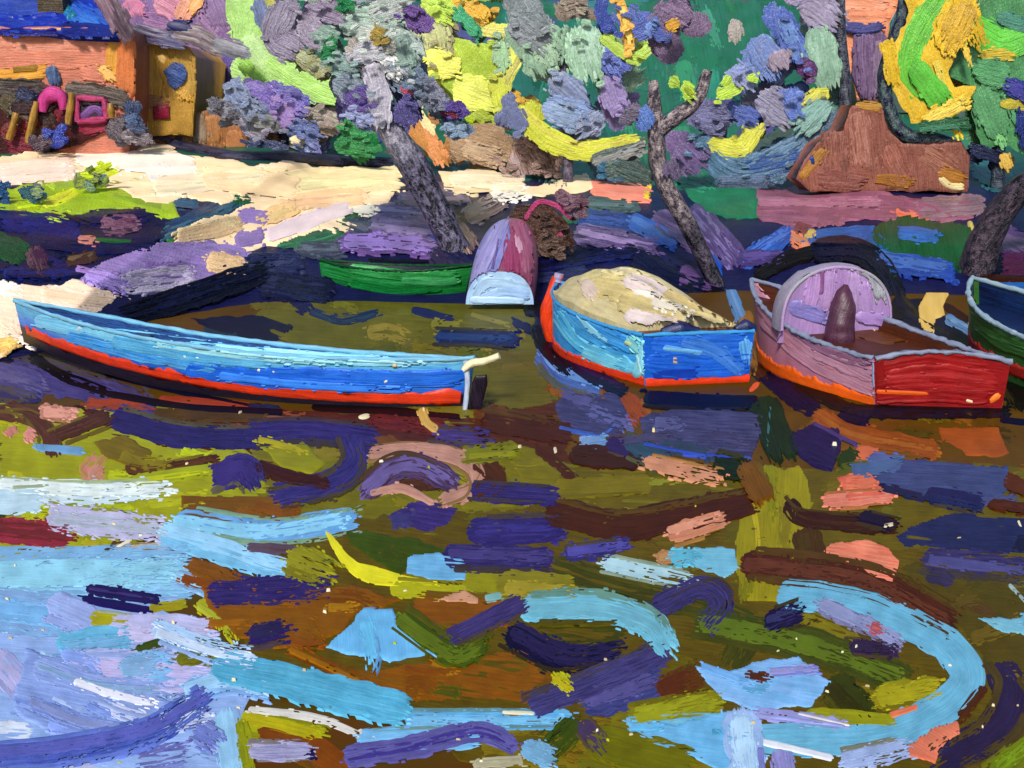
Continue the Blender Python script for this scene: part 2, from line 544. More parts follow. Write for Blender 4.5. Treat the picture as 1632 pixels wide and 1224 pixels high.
# ------------------------------------------------------------------ oil-paint materials
def paint_material(name, rough=.42, spec=.5, bump=.5, dist=.02, mott=.16, contrast=(.36, .68), scl=(2.4, 46.0), grain=.45, gmix=0.0):
    m = bpy.data.materials.new(name)
    m.use_nodes = True
    t = m.node_tree
    N = t.nodes; L = t.links
    b = N['Principled BSDF']
    at = lambda nm: (lambda n: (setattr(n, 'attribute_name', nm), n)[1])(N.new('ShaderNodeAttribute'))
    pa, st, br = at('pigment'), at('streak'), at('brush')
    mp = N.new('ShaderNodeMapping'); mp.inputs['Scale'].default_value = (scl[0], scl[1], 1)
    L.new(br.outputs['Vector'], mp.inputs['Vector'])
    n1 = N.new('ShaderNodeTexNoise'); n1.inputs['Scale'].default_value = 1.0; n1.inputs['Detail'].default_value = 4; n1.inputs['Roughness'].default_value = .62
    L.new(mp.outputs[0], n1.inputs['Vector'])
    n2 = N.new('ShaderNodeTexNoise'); n2.inputs['Scale'].default_value = 26; n2.inputs['Detail'].default_value = 3
    L.new(br.outputs['Vector'], n2.inputs['Vector'])
    n3 = N.new('ShaderNodeTexNoise'); n3.inputs['Scale'].default_value = 3.2; n3.inputs['Detail'].default_value = 3
    L.new(br.outputs['Vector'], n3.inputs['Vector'])
    rp = N.new('ShaderNodeMapRange'); rp.inputs[1].default_value = contrast[0]; rp.inputs[2].default_value = contrast[1]
    gm = N.new('ShaderNodeMix'); gm.data_type = 'FLOAT'; gm.inputs[0].default_value = gmix
    L.new(n1.outputs[0], gm.inputs[2]); L.new(n2.outputs[0], gm.inputs[3]); L.new(gm.outputs[0], rp.inputs[0])
    mx = N.new('ShaderNodeMix'); mx.data_type = 'RGBA'
    L.new(rp.outputs[0], mx.inputs[0]); L.new(pa.outputs['Color'], mx.inputs[6]); L.new(st.outputs['Color'], mx.inputs[7])
    mr = N.new('ShaderNodeMapRange'); mr.inputs[1].default_value = .3; mr.inputs[2].default_value = .7; mr.inputs[3].default_value = 1 - mott; mr.inputs[4].default_value = 1 + mott
    L.new(n3.outputs[0], mr.inputs[0])
    hs = N.new('ShaderNodeHueSaturation')
    L.new(mr.outputs[0], hs.inputs['Value']); L.new(mx.outputs[2], hs.inputs['Color'])
    L.new(hs.outputs[0], b.inputs['Base Color'])
    ad = N.new('ShaderNodeMath'); ad.operation = 'MULTIPLY_ADD'; ad.inputs[1].default_value = grain
    L.new(n2.outputs[0], ad.inputs[0]); L.new(n1.outputs[0], ad.inputs[2])
    bp = N.new('ShaderNodeBump'); bp.inputs['Strength'].default_value = bump; bp.inputs['Distance'].default_value = dist
    L.new(ad.outputs[0], bp.inputs['Height']); L.new(bp.outputs[0], b.inputs['Normal'])
    b.inputs['Roughness'].default_value = rough
    b.inputs['Specular IOR Level'].default_value = spec
    return m


M_WATER = paint_material('water_oil_paint', .45, .03, .45, .004, .16, grain=.5, gmix=.15)
M_GROUND = paint_material('bank_oil_paint', .28, .03, .9, .04, .18, grain=.5, gmix=.2)
M_SAND = paint_material('sand_oil_paint', .45, .04, .5, .02, .10, grain=.5, gmix=.15)
M_LEAF = paint_material('foliage_oil_paint', .20, .30, 1.0, .06, .22, (.38, .64), (3.0, 36), .5, .3)
M_BARK = paint_material('bark_oil_paint', .24, .3, 1.0, .07, .2, (.43, .66), (4, 20), .6, .2)
M_HULL = paint_material('hull_oil_paint', .34, .14, .6, .007, .14, grain=.6, gmix=.2)
M_WOOD = paint_material('deck_oil_paint', .45, .35, .6, .01, .2, gmix=.2)
M_WALL = paint_material('wall_oil_paint', .28, .2, .9, .05, .18, grain=.5, gmix=.25)
M_CLOTH = paint_material('cloth_oil_paint', .42, .4, .6, .012, .16, grain=.7, gmix=.3)


def tag(o, label=None, cat=None, group=None, kind=None):
    for k, v in (('label', label), ('category', cat), ('group', group), ('kind', kind)):
        if v:
            o[k] = v
    return o


def empty(name, loc, label, cat, group=None):
    o = bpy.data.objects.new(name, None)
    o.empty_display_size = .3
    o.location = tuple(float(v) for v in loc)
    o['_o'] = [float(v) for v in loc]
    col.objects.link(o)
    return tag(o, label, cat, group)

# ------------------------------------------------------------------ water
wt = Paint()
gx = np.linspace(-70, 70, 60); gy = np.concatenate([np.linspace(-30, 2, 9), np.linspace(3, 45, 40)])
g = np.stack(np.meshgrid(gx, gy, indexing='ij') + [np.zeros((len(gx), len(gy)))], -1)
wt.grid(g, deep(lin('5a4c14')) * PIG, deep(lin('663c10')) * PIG, np.stack([g[..., 0] * .35, g[..., 1] * .12, g[..., 0] * 0], -1), flip=False)
# marks that carry on outside the frame
wpal = '3a3266 4a2a18 6a6418 7fbcdc 5e4a10 3e4810 9aa0dc 62a8cc 84801c'.split()
WATER = '''
P4 5d5a24/6d682e 405,500 440,468 560,470 700,478 860,490 885,560 890,640 800,655 740,690 600,620 480,560 420,530
P0 5a5322/6b622a 780,560 870,560 880,640 800,660 770,640
P3 4c2b1c/603826 -460,640 420,655 760,660 900,640 905,735 700,730 420,740 100,690 -460,650
P6 96961e/a8aa20 -460,640 150,650 330,680 420,740 430,830 200,840 150,880 -460,890
P3 6b6614/7a7220 400,700 500,700 640,740 820,700 900,740 1180,740 1190,800 880,860 420,840
P3 6a4812/5e4a10 860,650 1240,650 2100,655 2100,760 1200,770 900,720
P2 5f5314/6c5e16 860,740 2100,740 2100,960 1200,950 860,960
P8 6a5c14/5c4810 480,840 880,800 1200,850 2100,940 2100,1420 1000,1420 640,1130 380,1060 420,900
P2 6e4a12/7a5410 290,790 480,790 480,830 290,835
P3 88a6de/9cb8e6 -460,885 200,884 290,903 300,950 252,968 330,985 342,1016 382,1050 420,1080 402,1122 384,1160 396,1200 380,1420 -460,1420
P2 74641a/86781e 760,1130 900,1140 1160,1130 1180,1420 780,1420
P92 8a801c/9c9222 1190,790 1215,745 1280,738 1292,800 1272,880 1250,960 1190,960 1165,860
P2 55491a/5e521a 1440,900 2100,900 2100,1100 1575,1085 1540,1010 1440,950
26 140f16 45,527 90,555 165,592
22 17122a -10,566 40,580
36 3c3668/2e2850 -10,620 60,628
50 3e386c/565088 20,590 130,616 250,658
44g 423c74/5c588c -10,592 60,612
22d 7a3a30/a04c34 140,644 260,647 420,678
28d 5a4214 250,662 420,667
14d 8e3c2a 257,634 420,647
9 181830 165,595 290,624 420,650
14 141424/30406a 395,648 445,650
14 1c1418 500,648 600,653 735,664
44 2d2450/3f3672 185,667 283,692 410,699
40 30285a/463e7c 395,690 490,688 595,699
P4 85871e/96901e 412,712 480,702 522,735 500,757 450,745
44 2e2860/4a4284 560,700 568,735 530,766 445,787
26 4a2818 415,745 470,762 520,770
32 4a2a1e/6e4634 -5,657 48,662 80,695 86,722
30 4e2e20/5e3c2c 92,692 170,662
28 ba7a6c/c88a78 66,655 112,660
22 b87868 16,684 22,690
24 be8070 42,690 52,695
16 6c98c0 60,712 130,718
34 c67e72/d08a7a 158,734 143,752 158,766
28 4a2818/5a341c 205,745 260,749 345,734
P20 6e5a18/80701c 148,706 200,690 245,722 210,742 170,728
24 929c1e/a0a824 215,766 335,748
54 352c66/4a427e 352,760 388,746 402,764
40d b0cedc/e4eef0 -10,776 130,784 262,781
44 c8e0ec/a8ccdc -10,800 58,797
48 9c3a48/7c2c34 -10,842 105,852
14 8c9220 -10,884 60,882
18 a09c20 130,868 160,868
14 7c4c16/e8dcc0 185,872 265,870
48d b2b4da/ccc8e2 85,825 255,842
44 5f9cd8/86bce8 290,828 420,846 560,826
42 6cb4dc/8cc8e8 262,852 330,872 420,902 488,922
84 7cbce0/a0d0ec -10,918 290,914
60 84bce8/72b0e0 -10,975 100,987
50 98a8e0/a4b8ea 85,962 140,986
30 a09a20 148,984 198,990
18 948e22 240,969 290,962
56 b0b0dc/c4c4e8 185,1003 330,1006
22 231a50/38306a 140,938 250,956
16 2a2058 132,953 235,972
44 5ca6cc/74b8d8 100,1025 200,1016
50 a8a8d8/bcb8e0 -10,1045 36,1100
70 a2b0e2/bac0ec 110,1062 330,1076
50 78b2e4/90c0ea 205,1068 265,1060
18 3a4a14/50601c 218,1034 275,1020 352,1028
26d 6a6a24 285,1052 350,1042
P12 7e96d6/9cb4ea 42,1035 120,1045 200,1090 282,1112 240,1150 120,1180 40,1150 24,1110
36d 74a8e0/9cc4ec 300,1100 360,1085 425,1100
30d b8c4ee/d4dcf4 180,1130 250,1152 335,1140
40d 8098d8/a0b4e6 60,1062 150,1092 255,1102
30d 6c84cc/90a4dc 50,1118 130,1150 210,1162
34d 9cc0ea/b8d4f0 250,1000 330,1030 405,1045
26d a09e24/b0b030 320,962 352,985 372,1012
28d 7cb8e0/a4d0ec 280,920 330,935 372,960
18d dcdff2/f0f0f4 118,1086 180,1106 248,1122
48 dce4f0/c0d0ea -10,1168 40,1172
46 8cbce0/9cccea 360,1140 372,1220
22 a8b0e0/c0c8ea -10,1220 150,1224
40d 6a76b8 318,1166 348,1182
42d 5c5ea4/7c80bc 228,1212 302,1196
46d 3a4aa2/6474c2 -10,1206 110,1194 235,1166 326,1112
20 5c4a58 395,872 468,876
48d 322860/463c78 345,942 420,940 520,932
36d 342a60 405,1012 458,1004
P6 80500f/8a5a14 300,905 420,928 560,932 642,958 585,968 545,1005 480,1030 440,1030 370,1012 330,960
46d 322860/463c78 338,945 420,942 516,936
36d 342a60 405,1012 458,1004
P10 3e4e0c/4a5a12 545,845 650,855 722,878 655,895 638,915 600,895 560,872
54d 8a8824/9a962e 470,890 524,912
28t d8d020/ece43c 522,850 562,902 622,922 690,930
30 a0a020/b0ac24 628,938 745,946
P3 62a4d4/80bce2 648,885 700,880 745,895 742,925 690,924 645,915
40 88861c/96922a 745,926 860,940
50 7c4a10/8a5616 668,970 805,978
P0 c08a6c/cc9a7c 688,956 740,940 766,956 762,963
15 80b0b0 772,953 802,948
P8 7a4a0e/8a5812 540,1072 700,1050 842,1030 872,1080 845,1122 660,1117
P86 64acde/78bce8 578,970 622,972 648,1005 708,1045 620,1056 518,1030 550,1005
38 41500f/526218 638,985 700,1030 732,1046 768,1030
26d 6a3c0c/8a5410 465,1036 578,1087
62 4a9cc0/6cbcdc 350,1062 420,1077 545,1107 638,1130
42 9aa01c/aaa824 390,1150 505,1177
25 8a8c18 386,1150 396,1224
16d e6e2da 400,1130 510,1146 600,1182
24 7a4410 415,1166 500,1191
40 5aa4d8/74b8e4 655,1147 780,1147 905,1147
46 6cb0e0/88c0e8 580,1180 760,1172
52 7a4414/884c14 500,1192 548,1226
42 6a68a6/4e4686 555,1206 650,1191 760,1166 818,1187
36g 8884b8/c4c4dc 402,1196 490,1196
16 2a2450 490,1206 502,1200
20 b8b090 758,1216 832,1211
P10 382a68/4c407e 617,822 670,795 730,812 715,836 680,850
30 b27e6e/cc9a88 593,722 657,717 722,726 758,748 754,778 708,797
24 4c2e1a 600,776 700,772
44 4a2c38/62527e 585,783 626,748 670,743 722,770
16 b27e6e/cc9a88 590,786 640,777 690,801
36 4e2c14/5e381c 763,735 792,762 765,787
30d 6e7020 745,725 822,720
26d 7c3626/4a2430 600,669 760,692
30d 3c3060/524880 700,691 778,697
42 48241c/56301e 775,670 905,690
22 4a2818 857,716 914,763
P4 6c6418/7c7222 812,735 860,725 895,755 880,790 840,780
36 322a60/443c7a 755,782 885,790
52 342c64/40387a 755,846 890,842
44 322a5c/463e74 715,886 870,892
54 4a2a14/583216 880,812 985,836 1090,820 1192,800
36 706414 890,778 1030,772
26 704014/8a4c1c 875,616 962,623
42 3c5592/6078b4 865,560 892,592 955,614
26 14142c/24264a 877,545 930,590 992,622
42 a04c22/7c3a18 1000,640 1020,668
P10g 3a3656/50507e 888,640 905,628 985,626 1000,660 990,692 960,697 930,692 890,673
9 3450a4/5070bc 890,680 955,692 982,676
22 6088b8 933,706 962,702
40 42241c/50301e 917,724 1012,732
28 36285a 970,706 1002,716
34 34485c/405c70 1000,705 1052,728
P4g 3c3a5c/585880 1016,662 1040,652 1130,650 1217,662 1212,700 1200,730 1130,724 1060,714 1023,698
9 3040a8/4a64bc 1025,706 1110,723 1197,729
28 10122c/1c2448 1032,633 1120,640 1202,640
44 2a3018 1148,738 1192,750
30d c48262/d89a78 1030,736 1150,761
44 6e4810 1190,742 1216,790
60 22301c/304428 1216,645 1248,720
7d 3c6a70 1228,645 1222,715
38 0e1030/1a2044 1213,592 1296,652
26 1c1c16 1270,610 1360,656
8 e05a38 1196,622 1208,610
26 14160f/20242c 1350,653 1430,656 1605,656
60 181c18 1612,600 1640,640
12 0c0c34 1595,668 1640,672
24 0c0c34 1338,665 1382,673
38 84421a/a05a28 1305,662 1360,693 1490,716
P3 9a4c24/a85a2e 1496,680 1592,682 1606,720 1590,728 1540,722 1503,700
28 c86848 1366,722 1396,725
P20 2c2248/3c3260 1260,690 1300,672 1342,680 1340,715 1326,747 1300,742 1264,715
40 30401a 1345,725 1362,737
24 55581a 1340,749 1402,741
P10 e0705c/cc5c4a 1333,760 1385,745 1394,765 1428,785 1412,797 1350,802 1343,775
28 e07662/f09a80 1318,797 1416,789
P4 3c446c/4e5886 1386,738 1400,725 1500,735 1612,742 1607,780 1592,797 1540,800 1470,792 1410,776 1388,755
16d 2c2c4c 1405,777 1520,802
30 5a3010 1602,766 1640,780
34 3a2010/4c2c16 1256,804 1290,827 1422,836
28d 281c38 1375,823 1426,836
54 4c3410 1285,850 1302,930
P8 e06a54/ec9c7c 1301,885 1325,865 1380,861 1420,870 1434,890 1422,927 1395,920 1350,897 1320,896
P4 363c64/2c2c54 1428,855 1470,830 1530,814 1590,824 2100,838 2100,882 1570,882 1500,874 1440,872
30 2c2c58 1480,786 1562,802
22 4e2a10 1580,802 1640,810
44d 34305a/4a4472 1480,890 1640,906
25 3a3450 1480,918 1516,926
50 44440f/525418 888,905 1010,942 1120,966 1192,1002 1166,1058
52 7a7224/8a822e 800,930 905,937
28d a0c8d4/b8d8e0 965,898 1105,927
24 a87850/c08a60 1050,888 1075,886
P3 6cb0cc/80c0d8 1085,885 1100,875 1170,870 1182,905 1152,923 1110,906
36 c47c58/d89478 1070,851 1150,827
34d 34306c/484480 905,881 996,869
50 4a2818/603620 1190,898 1310,911 1403,933 1514,992
30 7a7018/867c20 1280,986 1365,1022
62 3e4414/525a1e 1120,990 1200,1006 1310,1032 1440,1082
62 474a12/3e4412 1330,1092 1378,1142
46 847c1c/928a24 1400,1112 1492,1096
26 8a8a1c 1290,1137 1422,1147
58 62a8c8/7cbcda 1250,945 1363,962 1490,1014 1540,1072 1510,1122 1418,1166 1327,1177 1200,1177 1130,1162 1008,1167
38 241a3c/342a54 1225,992 1272,975
34d 6a6890/8886aa 1310,966 1390,1002 1436,1027
18d a05058 1388,998 1408,1004
28d 3a2c48 1358,1031 1422,1036
14 d07050 1418,1140 1462,1126
52 62b0cc/84c8dc 840,969 945,966 1030,991 1064,1030
46 46440f/545418 860,1016 988,1016
5 3a8a78 940,1030 986,1031
34 3a3060/50487c 718,1016 832,960
50d 1a1430/2c2450 815,1012 900,1052 985,1041
66 3a3c70/50548c 940,1117 1045,1087
44 3a3464/565288 852,1122 945,1087 1056,1041
44d 352e5c/4e487a 1050,966 1120,936 1152,962 1125,997
24d a8a820 886,1078 908,1097
50 5a3a12 1060,1102 1112,1082
44 7e7a1c/8e8824 1010,1142 1142,1117
P10 70aee0/94bcee 1105,1062 1160,1068 1200,1055 1270,1050 1326,1085 1290,1126 1210,1132 1150,1112
20 6a78c8/8c90d4 1230,1071 1302,1066
16d 5a3420 1195,1076 1228,1081
P8 66aede/7cbce6 983,1145 1080,1152 1180,1130 1205,1200 1150,1230 1110,1212 1030,1182
64 94b4e4/a8c4ec 1180,1142 1192,1230
14 7a80c0 1212,1190 1214,1230
36 8080c0/9898cc 1245,1194 1252,1230
24d 9a9cd6 1208,1136 1346,1153
6 e2dcdc 1270,1136 1356,1156
14 dce4f4/f0f0f0 1213,1181 1326,1206
40d 94a8d4/a8b8e0 1350,1211 1452,1190
P30 e06c54/dc9070 1448,1187 1480,1165 1526,1147 1532,1170 1500,1192 1492,1216 1453,1207
64 3c2c40/36345a 1595,1070 1612,1106 1582,1166 1508,1207
22 52301a 1568,1096 1530,1141
44 6c7a18 1590,1228 1640,1190
P12 70b0c8/84c0d4 1558,983 2100,984 2100,1040 1605,1011
10d a0b8b8 1608,930 1640,966
62 66640f/727016 950,1182 1092,1217
46d 3e4c14/4e5e1c 915,1155 870,1203
34d 4a3c58 930,1155 962,1191
40 80b8e0 840,1192 876,1207
8 e8e4c8 800,1134 852,1136
9 ecdcb4 1408,838 1425,834
7 ecdcb4 1622,828 1628,842
6 f0e8d0 210,858 185,872
7 f0e0c0 884,712 886,722
16 dcb05c 672,651 680,671 698,686
9 f0e4b8 573,664 588,661
18 26284a/384068 494,495 545,511 600,498
24 22244a 458,466 488,492
20 3060b0/4878c0 498,460 527,472
30 1a2050/2c3468 700,536 822,541
14 2c2c58 658,492 722,507
16 1c2048 820,512 850,528
P20 181a34/24284a 300,506 420,502 470,520 440,548 360,540
P20 10122c/1c2040 1425,470 1480,480 1530,520 1580,575 1540,585 1470,555 1420,530
30 10122a/24284a 1430,480 1470,520 1530,560
P60 14162e/20244a 845,470 900,480 905,540 880,560 858,530
24 3c2414/5c3c1c 1195,560 1215,600
22g 4c74a8/80a4c8 1510,508 1540,520 1580,545
20 0c0c16 48,566 100,598 170,624
14 0c0e1c 170,626 300,648 450,656
22 0e1024 852,520 868,556 900,588
24 12142c 840,490 870,500 880,520
26 8a5a1c/9a6a24 1188,500 1198,585
20 5078a8/6890bc 1160,452 1182,505
40 12132c/22264a 1420,500 1500,545 1560,575
26 12142a 1340,470 1440,500
P80 e4b95e/ecc878 1487,443 1503,450 1511,468 1502,486 1504,500 1490,512 1488,535 1472,530 1461,508 1466,488 1476,470
14 3a2018 1505,485 1545,512
'''
wt.marks(surf_water, WATER, rich=1, step=.09, base=.4, rel=.34)  # some marks paint boat shadows and reflections into the water colour
for i in range(330):
    side = i % 3
    if side == 0: x, y = rng.uniform(-560, -70), rng.uniform(590, 1250)
    elif side == 1: x, y = rng.uniform(1705, 2200), rng.uniform(640, 1250)
    else: x, y = rng.uniform(-100, 1750), rng.uniform(1262, 1420)
    wt.stroke(surf_water, [(x - 60, y + rng.uniform(-14, 14)), (x, y), (x + 70, y + rng.uniform(-14, 14))], rng.uniform(30, 56), wpal[rng.integers(len(wpal))], dry=.3, step=.05, base=.3, rel=.34)
for i in range(44):
    x, y = rng.uniform(0, 1632), 650 + 570 * rng.random() ** 1.1
    c_ = 'e8d8b0 f0e4c8 d8c890 c8b890 9ca028'.split()[rng.integers(5)]
    l = rng.uniform(1, 4)
    wt.stroke(surf_water, [(x - l, y + rng.uniform(-2, 2)), (x + l, y)], rng.uniform(1.4, 3.0), c_, fleck=0, step=.2, base=.8)
water = wt.build('water', M_WATER)
tag(water, 'dark olive water covered in bright blue, violet and brown brush marks', 'water', kind='structure')

# ------------------------------------------------------------------ the bank: ground, beach, grass, path, hillside
gp = Paint()
gx = np.arange(-46, 46.1, .5); gy = np.concatenate([np.arange(11, 60, .4), np.arange(60, 131, 1.2)])
X, Y = np.meshgrid(gx, gy, indexing='ij')
g = np.stack([X, Y, terrain(X, Y)], -1)
q = Y - np.interp(X, _sh[:, 0], _sh[:, 1])
w = np.clip((q - 15) / 10, 0, 1)[..., None]
ca = (deep(lin('20264a')) * (1 - w) + deep(lin('2a6648')) * w) * PIG
cb = (deep(lin('30305a')) * (1 - w) + deep(lin('357058')) * w) * PIG
gp.grid(g, ca, cb, np.stack([X * .5, Y * .2 + g[..., 2], X * 0], -1))
gpal = '2f6a4c 3a7a5a 2a5c50 3c6a70 48584c 4c4c78'.split()
for i in range(160):                                        # the slope behind, painted past the frame as well
    x, y = rng.uniform(-190, 1820), rng.uniform(-90, 240)
    gp.stroke(surf_ground, [(x - 26, y + rng.uniform(-20, 20)), (x + 26, y + rng.uniform(-20, 20))], rng.uniform(22, 44), gpal[rng.integers(len(gpal))])
for i in range(60):
    x, y = (rng.uniform(-190, -30) if i % 2 else rng.uniform(1665, 1820)), rng.uniform(250, 460)
    gp.stroke(surf_ground, [(x - 30, y), (x + 30, y + rng.uniform(-12, 12))], rng.uniform(22, 36), '1c2450 3c3060 2c5a40 e8c890'.split()[rng.integers(4)], gloss=.6)
gp.marks(surf_ground, rich=1, step=.12, rel=.7, text='''
P80 2e6a50/367658 985,0 1215,0 1215,110 1180,300 1080,300 1010,280 985,180
P80 2c6858/357462 800,0 1000,0 1000,290 800,290
P10 2c7450/34805c 1075,255 1200,262 1210,345 1130,340 1080,290
P10 1c2050/0f1636 -60,338 60,342 120,347 150,336 210,330 272,355 262,385 200,402 130,436 60,452 -60,450
40g 181c58/202c70 -20,350 60,356 120,368
30g 10143c/182458 60,385 150,392 240,388
28g 161c48 150,345 230,345
26g 0c1030/162260 10,432 80,432 150,425
34g 4a2a40/8a6078 166,356 216,358
46 204c28/2c5c34 -20,384 34,402
18 c07464/d08a78 125,381 149,383
10 285c30 150,381 212,384
32g 7a5c60/4a2c3c 52,398 64,428
22g 3c2a20/5a4030 108,416 152,408
11 3a8a30 268,382 282,378
34g 22305c/3c5c74 268,366 330,342 400,306
22g 24603c 372,312 402,316
18 2a5674 274,322 312,327
P12 8a70b0/a892ca 125,441 200,401 260,386 330,385 392,400 402,430 330,446 280,470 200,466 160,456
42g d2c4da/b8b4d4 200,452 300,440
38 e2ba8a/ecca9c 335,416 386,426
30 e6be8e/eccc9c 288,376 384,355
26 9078b2 384,342 424,346
26 8c74b0/a48cc4 378,382 418,376
44g 20284c/3a4064 398,424 472,420
46g 181c38/30304c 418,452 522,462
36g 2a3040/585c70 478,396 542,396
26 2c5a3c/447858 448,388 530,372 562,340
32g 30344c/54586c 556,356 612,370
24g 4a3a6a/8c7ea6 588,331 692,342
42g 4c3a6c/9080a8 598,356 702,366
36g 4e3468/8068a4 548,387 640,390 692,397
8 181424 588,413 692,417
30g 3a3a5c/60607c 640,312 702,322
34g 3c3850/68647c 688,302 742,312
26 2848a0/4060b4 690,372 722,376
34g 5c4650/a89090 750,342 802,320
38g 4a3a3c/94807c 714,352 746,388
44g 1c2040/3a3c5c 700,402 742,432
46g 0a0b1a/20243c 195,506 300,472 420,432
20g 342048/50386c 238,518 320,508 402,490
30g 17182e/303450 440,456 520,474
32 10122c/2a2c48 1020,412 1060,440
33g 1c3070/4060a0 928,346 1002,356
25 2c5a40/407858 904,346 932,330
25g 2e4444/607878 938,322 1012,327
38g 4a3468/8a78a8 924,371 1042,396
32 2850a8/5074bc 1008,350 1072,382
42g 463860/807098 1050,347 1112,382
30g 0e1230/20264c 858,422 960,406 1012,400
48g 0e1230/20264c 1020,412 1062,442 1112,462
30g 191428 1090,452 1152,472
34 4c3460/6a5480 1088,436 1132,450
46g 483668/74649a 1108,336 1172,412
20 2850b0 1108,386 1146,427
30g 242c50/40486c 860,440 930,436
36 2c4ca0/4468b8 1188,417 1258,370
30 3c3060/54487c 1180,412 1242,410
18 d07858/e08c68 1258,375 1302,396
18 7a4a48 1268,358 1292,368
28 2c549c/4470b0 1288,377 1382,370
30 2c549c 1378,372 1404,396
P80 1f5030/2c6442 1385,360 1442,345 1548,360 1546,432 1500,427 1440,415 1398,395
28 2c58a8/4878bc 1434,371 1492,376
36 2c3a88/3a5cb0 1408,416 1512,432
26g 161414/2c2624 1208,437 1258,411 1302,400
46 0a0c20/161c3a 1300,398 1370,400 1412,440 1432,492
50 44305c/5c4878 1580,372 1640,400
42 50284c 1598,424 1640,420
36 12142c 1548,422 1592,422
16 2c5ca0 1580,455 1640,456
12 3a2418 1560,441 1640,442
26 1c2440 1540,248 1590,252
42 2c6068/3c7478 1560,268 1602,292
20 d8b868 1290,372 1292,374
10 e0c870 1545,350 1552,372
''')  # one navy stroke paints the small green boat's shadow on the bank
ground = gp.build('ground', M_GROUND)
tag(ground, 'dark navy and purple bank rising to a green hillside', 'ground', kind='structure')

bp_ = Paint()
bp_.marks(surf_ground, rich=.8, step=.09, rel=.6, base=2.2, text='''
P4 fcdfae/fff0cc -40,262 80,236 160,214 260,240 390,256 612,270 642,290 612,322 560,332 500,372 440,392 330,402 278,382 330,352 400,322 300,317 240,322 120,272 -40,296
42 fad8c0/fce6d6 -20,278 112,268
42 fdf2e0/fff8f0 128,246 305,266
34 fae6c0/fdf0d4 250,297 420,280
48 fff0c0/fadca4 420,292 632,286
32 fbdcac/f8cc98 448,324 575,312
28 e6dada/dccedc 428,374 555,330
30 eecc94 420,347 472,330
46 fdeabc/f8d8a8 330,280 470,300
P3 fdecc4/f8e0b0 700,270 780,268 840,295 882,290 936,272 948,300 900,311 800,306 708,302
30 fff4d2 720,284 830,292
34 e28672/ea9c86 948,296 1030,308
18 e8d040 1028,305 1036,306
P8 fad8b4/fde8d4 -40,462 60,455 122,446 232,486 192,512 120,502 60,482 20,560 -40,590
52 f4d4bc/fae2cc -20,502 22,520
26 e8c272 -20,556 22,546
36 fdead8/f6d8bc 70,470 200,490
''')
bp_.CA = [np.minimum(c * np.array([1.19, 1.08, 1.03]), .85) for c in bp_.CA]; bp_.CB = [np.minimum(c * np.array([1.19, 1.1, 1.06]), .85) for c in bp_.CB]    # sand is the palest ground here
beach = bp_.build('beach', M_SAND)
tag(beach, 'pale peach sand curving along the bank', 'beach', kind='structure')

gr = Paint()
gr.marks(surf_ground, rich=.8, step=.09, rel=.6, base=1.8, text='''
P8 98ba2a/aec834 -30,302 110,281 180,262 282,276 240,301 280,321 286,347 260,352 200,332 100,347 30,347 -30,340
20 dce820/e8f040 70,326 122,305
24 d8e81c/e6f040 140,292 188,264
18 bcd028 26,332 66,326
16 88a830 180,310 260,328
''')
grass = gr.build('grass', M_GROUND)
tag(grass, 'strip of lime green grass above the dark bank', 'grass', kind='stuff')

pp = Paint()
pp.marks(surf_ground, rich=.8, step=.09, rel=.6, base=2.0, text='''
P2g 8a5068/a87082 1100,298 1180,300 1310,295 1420,305 1480,315 1552,305 1557,346 1470,352 1400,347 1330,357 1270,367 1210,347 1170,327 1105,311
16 d87c64 1098,302 1132,309
18 d86850/e07c60 1428,336 1472,347
38g 7c5a6a/a88890 1470,332 1560,325
22g 9a6478/b87e90 1190,318 1400,322
''')
path = pp.build('path', M_GROUND)
tag(path, 'mauve path running along the foot of the slope', 'path', kind='structure')

